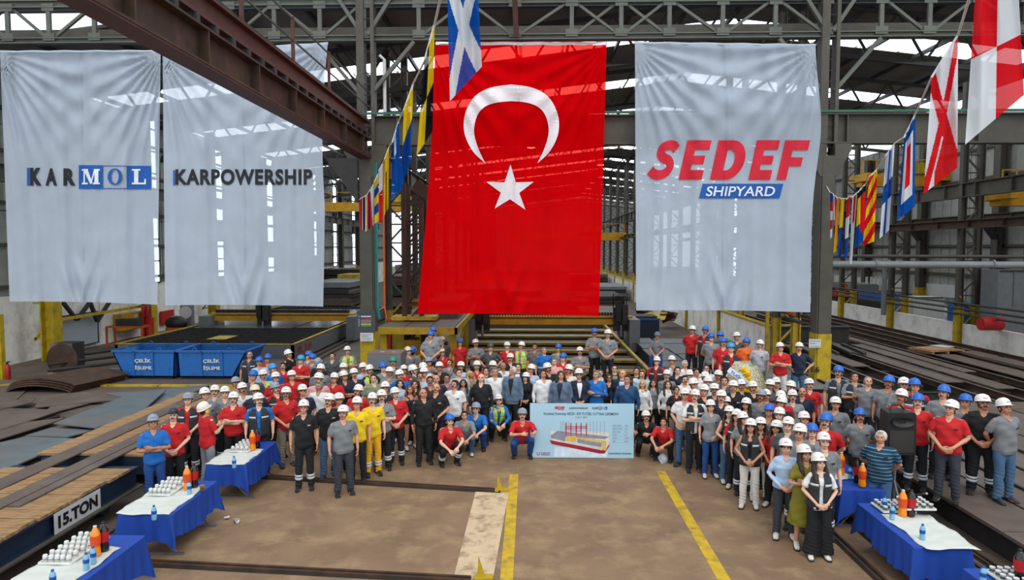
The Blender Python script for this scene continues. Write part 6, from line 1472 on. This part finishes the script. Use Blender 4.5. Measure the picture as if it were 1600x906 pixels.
# ------------------------------------------------------------------ the crowd: head-top pixel, head, top, legs, pose, flags
PEOPLE = '''
239 648 G Tb b x a
270 637 N Pr k c sa
293 614 G Pr+V K c a
320.5 606 W Pg k d
335 602 W Pg k d s
351 604 W Pg k d
322 627 M Pr g p r120
364 613 W Pr k x sB
368.5 589 G Pg k d
379.4 598 W Tw k d B
394.6 578.6 B Pd k d
398.5 601.5 C Pn k d
404.3 614.5 W Tb+V k d
389.5 549.5 hx Pd+V k d
405 557.7 B Pl k d
417.6 553.5 B Pr k d
411.7 578 W Pl+H k d
427.6 568 A Tb k d
442 567 hk Pr k d B
452.6 546 W Pk k d r50B
431 581.5 W Pr k d s
431.7 597 G Pr+V K x B
456 579 W Pr k d
446.7 605 W Pr t c zB
469.3 555 A Pr k x
481.4 548.5 B Pg k d
487.8 553 B Pg k d
498.5 558.5 G Pk k d r150
519 551.5 hk Pd k c B
543 541 W Pv+H k x
500 569 W Pg k d
496.3 582.7 W Pp k d
497.4 597 hg Tw k d W
521.4 582.6 W Pr k x
536.4 567.2 W Pk k d
538.6 579.3 W Tn k x
553.8 575.6 W Pn k d
567.7 567 W Pl k d B
578.6 570 W Pk+H k x
472.8 601 W Pn k d
557.9 601.2 W Pr k d B
583.6 585 hb Pv k d
599 566.4 B Pg k d
608 573.6 W Pg k d B
614 558 T Pg+V k d B
625 577.8 W Tb k d
631.4 570.5 W Pr k d F
648.2 569.7 W Pd k d r60B
638.6 541.8 C Pg k x r30
646.5 541 B Pg k d r150
663 566.6 W Tw k d
662.7 574 W Tw k r
656.5 581.8 hk Ll k d zB
670.7 558 G Pg k f
671 544.7 G Pd k d r20
677 510.5 B Pg k d e.68
672 517 B Pg k c e.68
691.3 526 C Pd k d
690.8 543.6 C Pr k d
719 529 B Pr k d
743.7 530 W Pg k x
766.4 536.2 D Pd k h
686.6 565.7 W Pk k d
702 561.5 hb Pg k d B
719.6 565 W Ll k d
744.9 563.8 W Pr k d W
713.4 574.5 hb Pv k d
717 576.7 hb Ll k d
735.5 579.5 hy Dt 0 d FL
759.4 574 hk Jk+w k d
751.6 583.9 hx Lk k d t
769.5 564 W Pd k d
773.5 574.9 hg Lw k d t
786.3 566.6 hg Pw k d
797.1 552.2 W Tk k d B
799.9 572.9 hw Js+k k d t
809.6 568 hb Jn+w k d
821 582 W Jk+k k c FL
792.4 534.3 W Pr k b
813.6 533.7 W Pg+H k d
835.5 537 hk Pe k d
850.4 543 hg Pb+R b d
872 537.6 B Pg k d
879.5 551.7 B Pr k d
866 559.7 hg Lp k d
857.3 567 W Tk k d B
829.2 569 W Tl k d
849 578 hb Lw t d t
876.4 580 hb Js+n k d tZ
887.5 569.6 W Lc k d B
906.2 542.2 W Pg k x B
905 575.9 W Jn+w k c zt
931.3 579 hg Lb t x t
938.6 577.3 hk Tw k d FL
929.3 513 B Pg k x e.6B
949.5 515 W Pg k c e.6GW
952 585 hb Kk k d FT*
960.3 570.2 hk Jk+v k d z
972 578 hx Jn+l k d
980 586.7 hb La k d w
994.5 574.2 hk Jn+w k d
1003.2 579.2 hr Ll k d B
1004 594.3 hy Lw k d FO
1021 593.3 hk Tq k d FL
1026 557 W Pr+V k d
1027 518.3 G Pg b s e.6
1049.6 555.8 W Jd+w k f
1042 577.9 W Lg k d B
1070.9 563.4 hw Lw k d
1058.7 573.4 hk Pn k d
1043.8 595.2 hb Lw k d FL
1057.3 603.8 hk Tk t d FY
1070.3 587 hk Lw k d B
1077.7 578.8 W Tw k d
1088.5 576 hk Lw k d
1104 570 hb Lw k d z
1102.3 581 W Tw k d
1121.6 578.5 W Jd+w k d
1132 588.7 hk Ld k d
1085.5 591.3 W Pr k d
1106.5 588.4 W Pl k d
1116.4 599.5 W Pn k d B
1100.4 601 W Tk k d
1070.5 607 W Tw j c
1086 608.6 W Tw+V k x B
1111 625 W Pg b m F
1127.1 610 W Pn k d
1134.8 619.7 W Tw k d FL
1139.6 634.8 W Kk j c FLY1
1151.2 639.8 W Pr+V k d FL
1162.8 644 W Pg K d FL
1145.9 594.8 W Pk k d WB
1159.1 593 W Tk k d B
1177.4 596 W Tk k d B
1188.7 608.7 G Pg k d B
1197.5 608.7 W Pr k d
1202.8 593.2 W Pd k d
1213.7 590.1 W Pn k d
1220.7 610.8 W Pr k d
1220 619 W Tk k d
1234.6 595.2 W Pn k d
1239 609.3 W Pg k d B
1253.8 605.5 hx Pn k d U
1265.8 591.6 W Pr k d
1165 622 W Pd k d FL
1202 631.6 B Pr k d
1217.4 637 W Pg k d
1173 654.8 W Kk+V w c FL
1189.2 652.8 W Kk+V w d FL
1212.8 657.4 W Pr k c FL
1231.3 652 W Pd k d
1257.5 643.5 W Pg k d
1249.2 662.8 W Pg k d z
1269.7 662.3 B Pg k d
1290 646 B Pr k b B
1289 676 W Pg K d
1228.5 686 W Ll d c F
1259.5 695.6 W Di 0 x FL
1282 708.8 W Tw+V W c FL
1310 571.5 B Pg+V k d e.49B
1336 582 hk Pg+V k p e.49
1357 589 hg Pg d b e.49
1388.5 587 B Pg k d e.49B
1413 590 W Pg k f e.49
1430.5 591.5 B Pr+V k c e.49
1407.5 608 W Pr k d se.49
1434.7 615 B Pr K d sre.49
1473.5 601.5 B Pg k d e.49
1484.5 625 W Pr d c se.49
1508.5 616 B Pg k d e.49
1538 617 W Tk K c e.49Bw
1573 623 W Pg j b e.49r40
1306 620.5 W Pg k d
1344.5 638.5 B Pg k b B
1376 674 hw Pz j b wU
1081.5 509 W Pr K b e.6
1101.5 509.5 B Pr+V k d e.6B
1111.5 520.5 B Pg k b e.6
1125.5 518 B Pd+V k d e.6
1130.5 527.5 B Pr k d se.6B
1142.5 535.7 A Pr+V k d e.6
1152 519 W Pd k d e.6W
1165.5 528 B Po k d e.46B
1187 531 W Pc t d e.46B
1220 535 W Pr w x e.46
1249 535 W Tn j h e.46BE
474 625 W Pk K d t
512.8 615.4 W Pk j d B
529.8 614.5 W Pg k d
535.5 633.8 W Pg d d W1
557.2 620.4 W Py k d
581.4 613.9 W Py y d B
596.3 609.4 W Pg k x B
618 605.5 W Pr k c W
601.6 596.6 W Pn k d
624.8 594 hk Ll k d FO
641 602.8 hr Kn S c FO
648.8 594.6 hk Tk k d FL
661.7 607.5 hx Lk k d
681 599 hx Pk k c tB
672 588.2 hk Pm k d zB
681.4 585.7 hx Pn k d
698 585 hk Pu k d z
709.5 594.3 hk Pw k d B
723.7 593 hk Dg 0 c FL
701 645.4 B Pr K q s
725.5 641 hk Tg j q
744.7 627.4 G Tb b q z
777.7 614.7 W Lb+H k q
816.2 636.3 G Pr b L s
1008.6 640.4 W Tk k l B
1038.9 651.8 hk Pr k q s
'''
CN = {'r':('red','c01a1e'),'g':('grey','7d8183'),'d':('dark grey','4c5054'),'k':('black','17181a'),'n':('navy','1b2438'),'w':('white','dcdcda'),'b':('blue','1566b4'),'l':('pale blue','a9c0d8'),
      'y':('yellow','e8c41a'),'o':('orange','ee6a14'),'p':('pink','d59c98'),'v':('olive green','7d8468'),'m':('maroon','4a1c26'),'u':('purple','84577a'),'c':('cream','ddd6c4'),'t':('tan','8f7d5c'),
      's':('blue-grey','5d6f86'),'e':('brown-grey','6d655f'),'a':('petrol blue','17456e'),'q':('grey plaid','8f9499'),'z':('teal striped','0d3a52'),'i':('olive','76701a')}
SKIN = ['d39c7c','c48a6a','dcae92','b67c5e','cb9374']
LEGC = {'k':'15171b','K':'1a1c21','j':'3f6080','g':'8a8c90','b':'1a4484','w':'d8d4cc','t':'80796a','y':'e0a818','d':'33373f','S':'15181f','W':'111214'}
HATC = {'W':('white hard hat','e6e4de'),'B':('blue hard hat','1763bf'),'A':('light blue hard hat','2a93c8'),'G':('grey hard hat','8797a4'),'C':('cream hard hat','dccfae'),'T':('green hard hat','0f8a6c'),'D':('dark green hard hat','2c4a44'),'N':('navy cap','20283c'),'M':('white hard hat with yellow ear muffs','ece6d6')}
HAIRC = {'k':'17110d','b':'35241a','g':'7d7873','w':'cfccc6','r':'7a3018','y':'b79a62','x':'4a3b30'}
SHORT = {'P':'polo','T':'t-shirt','L':'shirt','J':'jacket','K':'sleeveless top','D':'dress'}
POSEW = {'c':'hands clasped','x':'arms crossed','b':'hands behind back','h':'hands on hips','q':'crouching','L':'crouching by the board','l':'crouching by the board','s':'sitting','f':'hand by the face','p':'hands raised in front','r':'arm raised'}
# landmarks a reader can find, with the pixel of their head or top
LM = [(1165,528,'the orange polo'),(1187,531,'the checked shirt'),(1163,575,'the flower wreath'),(1259,696,'the olive dress'),(1376,674,'the striped polo'),(1405,640,'the loudspeaker'),
      (569,617,'the yellow polos'),(543,541,'the lone back vest'),(830,640,"the board's west edge"),(614,558,'the green hard hat'),(698,585,'the purple polo'),(800,573,'the grey blazer'),
      (931,579,'the bright blue shirt'),(952,585,'the sunglasses'),(1021,593,'the plaid dress'),(1057,604,'the red lanyard'),(239,648,'the blue overalls'),(322,627,'the ear muffs'),
      (496,583,'the pink polo'),(850,543,'the blue striped overall'),(778,615,'the crouching vest'),(1111,625,'the bright blue trousers'),(641,603,'the red-haired person'),(1282,709,'the front black vest'),
      (1249,535,'the navy t-shirt'),(390,550,'the blue skips'),(1229,686,'the pale blue blouse'),(735,580,'the blonde person'),(590,545,'the grey steel chest'),(990,640,"the board's top"),(1573,623,'the platform jeans')]
LM = [(x, y, n.replace("west ", "left ").replace("the board's top", "the board's right end").replace('the platform jeans', 'the outermost jeans').replace('the lone back vest', 'the back-row lime vest').replace('the red-haired person','the shorts and tank top').replace('the blonde person','the tan dress')) for x, y, n in LM]
people = []
for ln in PEOPLE.strip().splitlines():
    q = ln.split(); fl = q[6] if len(q) > 6 else ''
    p = dict(px=float(q[0]), py=float(q[1]), head=q[2], st=q[3][0], col=q[3][1], over=q[3][3:] if len(q[3]) > 2 else '', leg=q[4], pose=q[5], fl=fl, e=0.0)
    if 'e.' in fl:
        i = fl.index('e.'); j = i+2
        while j < len(fl) and fl[j].isdigit(): j += 1
        p['e'] = float(fl[i+1:j]); p['fl'] = fl = fl[:i]+fl[j:]
    if 'r' in fl:
        i = fl.index('r'); j = i+1
        while j < len(fl) and fl[j].isdigit(): j += 1
        p['yaw'] = float(fl[i+1:j] or 0); p['fl'] = fl = fl[:i]+fl[j:]
    else: p['yaw'] = None
    p['sex'] = 'F' if 'F' in fl else 'M'; p['hat'] = p['head'] in HATC; people.append(p)
    top = headmtx(p['pose']) @ V((0,.01,.303 if p['hat'] else .245)); p['h1'] = top.z
    std_ = p['pose'] not in 'qLls'
    nom = (1.83 if p['sex'] == 'M' else 1.66) * (1 if std_ else p['h1']/1.8) - (0 if p['hat'] else .06)
    nom = nom * (1.03 if 't' in fl else 1)
    t = (H - p['e'] - nom) ; g = on_z(p['px'], p['py'], p['e']+nom); p['Y'] = g.y; p['Y0'] = g.y
# neighbours whose feet would share a spot step apart along the line of sight; the head stays where it is
def place_p(p):
    g = on_y(p['px'], p['py'], p['Y']); p['X'] = g.x; p['top'] = g.z - p['e']
for p in people: place_p(p)
for it in range(60):
    for i, a in enumerate(people):
        for b in people[i+1:]:
            dx = abs(a['X']-b['X']); dy = b['Y']-a['Y']; need = .40
            if dx < .44 and abs(dy) < need and abs(a['e']-b['e']) < .5:
                s = 1 if dy >= 0 else -1; k = (need-abs(dy))*.25
                a['Y'] -= s*k; b['Y'] += s*k
    for p in people:
        lim = .045*p['Y0']*1.0; p['Y'] = max(p['Y0']-lim, min(p['Y0']+lim, p['Y'])); place_p(p)
def vestname(p): return {'V':' under dark vest','H':' under lime vest','R':''}.get(p['over'], '')
def base_label(p):
    c, g = CN[p['col']][0], SHORT[p['st']]
    if p['st'] == 'P' and p['col'] == 'c': c, g = 'checked', 'shirt'
    hd = HATC[p['head']][0] if p['hat'] else 'bareheaded'
    s = '%s %s%s, %s' % (c, g, vestname(p), hd)
    if p['pose'] in POSEW: s += ', ' + POSEW[p['pose']]
    if p['leg'] in ('j',): s += ', jeans'
    return 'person in ' + s
for p in people: p['base'] = base_label(p)
def sector(p, l):
    dx, dy = p['px']-l[0], p['py']-l[1]
    if abs(dx) < 7 and abs(dy) < 7: return None
    if abs(dy)*1.0 > abs(dx): return 'behind' if dy < 0 else 'in front of'
    return 'left of' if dx < 0 else 'right of'
used_l = set()
for p in people:
    same = [q for q in people if q['base'] == p['base']]
    if len(same) == 1: p['label'] = p['base']; continue
    best = None
    for l in LM:
        s = sector(p, l)
        if not s: continue
        d = math.hypot(p['px']-l[0], p['py']-l[1]); rk = sum(1 for q in same if sector(q, l) == s and math.hypot(q['px']-l[0], q['py']-l[1]) < d-1e-6)
        n = sum(1 for q in same if sector(q, l) == s)
        sc_ = d + rk*220
        if best is None or sc_ < best[0]: best = (sc_, rk, s, l[2], n)
    _, rk, s, nm, n = best
    o = ('' if n == 1 else 'nearest ') if rk == 0 else {1:'second ',2:'third '}.get(rk, 'fourth ')
    p['label'] = p['base'] + ', ' + o + s + ' ' + nm
    if len(p['label'].split()) > 16: p['label'] = p['label'].replace(', '+POSEW.get(p['pose'], '@'), '')

def person(p):
    fl, sex, pose = p['fl'], p['sex'], p['pose']; rr = random.Random(int(p['px']*7+p['py']*13))
    s = p['top']/p['h1']; s = max(.80, min(1.16, s))
    wide = (1.10 if 'w' in fl else 1.0) * rr.uniform(.98, 1.09) * (1/s)**.5
    root = empty('person', (p['X'], p['Y'], p['e']), 0, p['label'], 'person', 'workers and guests in the group picture')
    yaw = math.atan2(p['X'], p['Y'])*-1.0
    yaw = yaw + (math.radians(p['yaw']) if p['yaw'] is not None else rr.uniform(-.28,.28))
    if pose in 'Ll': yaw = 0
    root.rotation_euler = (0, 0, yaw); root.scale = (s*wide, s*wide, s)
    hy = rr.choice((-18,0,0,18)) if pose in 'dxcb' and p['yaw'] is None else 0
    sk = srgb(rr.choice(SKIN)); 
    if sex == 'F': sk = srgb(rr.choice(SKIN[:3]))
    body = put('body', body_mesh(pose, sex, hy, 0), m_skin, root, color=sk)
    HM = headmtx(pose, hy, 0)
    for s_ in (-1,1): put('eye', eyes_mesh(s_), [m_eyew, m_eyed], body, mtx=HM)
    hk = p['head'][1] if p['head'][0] == 'h' else rr.choice('kkkbb'); hc = srgb(HAIRC[hk])
    if 'W' in fl: hc2 = srgb('8a8580')
    else: hc2 = hc
    put('eyebrows', brow_mesh(), m_hair, body, mtx=HM, color=hc2 if hk != 'y' else srgb('6a5030'))
    put('mouth', mouth_mesh(1 if rr.random() < .5 or sex == 'F' else 0), [m_lip, m_teeth], body, mtx=HM)
    # hair
    kind = 'long' if 'L' in fl else 'bob' if ('O' in fl or 'Z' in fl) else 'tail' if ('T' in fl or 'Y' in fl or sex == 'F') else 'thin' if hk == 'x' or (hk == 'g' and rr.random() < .3) else 'short'
    if not (hk == 'x'): put('hair', hair_mesh(kind), m_hair, root, mtx=HM @ (Matrix.Diagonal((.93,.93,.93,1)) if (p['hat'] and kind == 'short') else Matrix.Identity(4)), color=hc)
    if 'B' in fl or 'W' in fl: put('beard', beard_mesh('beard'), m_hair, root, mtx=HM, color=hc2)
    elif 'U' in fl or (sex == 'M' and p['hat'] and rr.random() < .35): put('moustache', beard_mesh('moustache'), m_hair, root, mtx=HM, color=hc2)
    if 'z' in fl or '*' in fl: put('glasses', glasses_mesh('*' in fl), [m_glass, m_glass], root, mtx=HM)
    if p['hat']:
        h = put('cap' if p['head'] == 'N' else 'hard_hat', hat_mesh('cap' if p['head'] == 'N' else 'hat'), m_hat, root, mtx=HM @ Matrix.Translation((0,.010,.178)) @ Matrix.Rotation(-.10, 4, 'X'), color=srgb(HATC[p['head']][1]))
        if p['head'] in 'WGM': put('logo', hatlogo_mesh(), m_logo, h)
        if p['head'] == 'M': put('ear_muffs', muff_mesh(), mat('yellow_plastic', '#e8b010', rough=.4), root, mtx=HM @ Matrix.Translation((0,.01,.14)))
    # clothing
    st = p['st']; c = srgb(CN[p['col']][1])
    if st == 'P' and p['col'] == 'g': v = rr.uniform(.85,1.15); c = tuple(x*v for x in c)
    nm = {'P':'polo_shirt','T':'t_shirt','L':'shirt','J':'jacket','K':'sleeveless_top','D':'dress'}[st]
    tm = top_mesh(pose, sex, st); mm = m_cloth
    if p['col'] in 'zqc' and st != 'L':
        tm = tm.copy(); tm.materials.clear(); mm = striped(p['col'])
    top = put(nm, tm, mm, root, color=c)
    if st == 'J':
        put('shirt_front', vshirt_mesh(pose, sex), m_cloth, root, color=srgb(CN[p['over'] or 'w'][1]))
    elif st == 'P' and p['over'] != 'V' and not pose in 'qLl':
        put('badge', chest_mesh(pose, sex), m_cloth, top, color=srgb('1c2026') if p['col'] != 'k' else srgb('a0a0a0'))
    if st in 'PTLD' and p['over'] != 'R': put('neckline', neck_mesh(pose, sex, st), m_skin, top, color=sk)
    if 's' in fl: [put('shoulder_tab', shoulder_patch_mesh(pose, sex, s_), m_cloth, top, color=srgb('9a9ca0')) for s_ in (-1,1)]
    if p['over'] in ('V','H'):
        hv = p['over'] == 'H'; v = put('safety_vest' if hv else 'work_vest', vest_mesh(pose, sex, -.06 if pose not in 'q' else .02), m_cloth, root, color=srgb('c4e02a') if hv else srgb('2b2d31'))
        [put('reflective_band', bands_mesh(pose, sex, k_), m_refl, v) for k_ in (['H'] if hv else ['a','b'])]
    if p['over'] == 'R': put('reflective_bands', cached_ring(pose, sex), m_refl, top)
    if 'Y' in fl: put('lanyard', lanyard_mesh(pose, sex), [m_trim, m_eyew], root)
    if p['leg'] != '0':
        lk = 'S' if p['leg'] == 'S' else 'G' if p['leg'] == 'W' else 'T'
        t = put({'S':'shorts'}.get(lk, 'jeans' if p['leg'] == 'j' else 'trousers'), legs_mesh(pose, sex, lk), m_cloth, root, color=srgb(LEGC[p['leg']]))
        if p['leg'] in 'Ky' or (p['leg'] in 'k' and sex == 'M' and p['st'] == 'P' and p['col'] in 'rg' and rr.random() < .5): [put('reflective_band', cuffband_mesh(pose, s_), m_refl, t) for s_ in (0,1)]
    boots = p['leg'] in 'Kkdyb' and st != 'J'
    sc_c = srgb('1a1918') if boots or st == 'J' else srgb(rr.choice(('c8c6c0','d8d6d0','30343c')))
    if sex == 'F' and p['leg'] not in 'KW': sc_c = srgb('cfccc6')
    for hip, kn, an in base_of(pose)[2]:
        put('shoe', shoe_mesh(boots), [m_shoe, mat('sole','#26241f',rough=.8)], root, mtx=Matrix.Translation((an.x, an.y-.012, 0)) @ Matrix.Rotation(.12 if an.x > 0 else -.12, 4, 'Z'), color=sc_c)
    return root
def striped(k):
    if 'st'+k in MATS: return MATS['st'+k]
    m = bpy.data.materials.new('patterned_cloth'); m.use_nodes = True; nt = m.node_tree; N = nt.nodes; L = nt.links; b = N['Principled BSDF']; b.inputs['Roughness'].default_value = .85
    tc = N.new('ShaderNodeTexCoord'); sx = N.new('ShaderNodeSeparateXYZ'); L.new(tc.outputs['Object'], sx.inputs[0])
    def st(o, f, w):
        a = N.new('ShaderNodeMath'); a.operation = 'MULTIPLY'; a.inputs[1].default_value = f; L.new(o, a.inputs[0])
        c = N.new('ShaderNodeMath'); c.operation = 'FRACT'; L.new(a.outputs[0], c.inputs[0]); d = N.new('ShaderNodeMath'); d.operation = 'LESS_THAN'; d.inputs[1].default_value = w; L.new(c.outputs[0], d.inputs[0]); return d.outputs[0]
    c1, c2, f = {'z':('0d3a52','7fa6b4',16),'q':('8f9499','4c5258',22),'c':('d6d8dc','48556a',26)}[k]
    mx = N.new('ShaderNodeMix'); mx.data_type = 'RGBA'; mx.inputs[6].default_value = (*srgb(c1),1); mx.inputs[7].default_value = (*srgb(c2),1)
    h = st(sx.outputs[2], f, .15 if k == 'z' else .35)
    if k == 'z': L.new(h, mx.inputs[0])
    else:
        v = st(sx.outputs[0], f, .35); ad = N.new('ShaderNodeMath'); ad.operation = 'ADD'; L.new(h, ad.inputs[0]); L.new(v, ad.inputs[1]); hf = N.new('ShaderNodeMath'); hf.operation = 'MULTIPLY'; hf.inputs[1].default_value = .5; L.new(ad.outputs[0], hf.inputs[0]); L.new(hf.outputs[0], mx.inputs[0])
    L.new(mx.outputs[2], b.inputs['Base Color']); MATS['st'+k] = m; return m
@cached
def cached_ring(pose, sex): return mesh(patch(pose, sex, .30, .38, 0, 2*PI-.01, .042, 1, 28, .004), 'bands', True)
for p in people: person(p)
h = put('hard_hat', hat_mesh('hat'), m_hat, None, loc=on_z(1034, 716, .05)+V((0,-.1,0)), color=srgb('a9b0b4')); h.rotation_euler = (.5,.3,.4); h.scale = (1.08,)*3; tag(h, 'grey hard hat lying on the floor before the kneeling worker in red', 'hard hat')
bpy.data.scenes.remove(_ws)
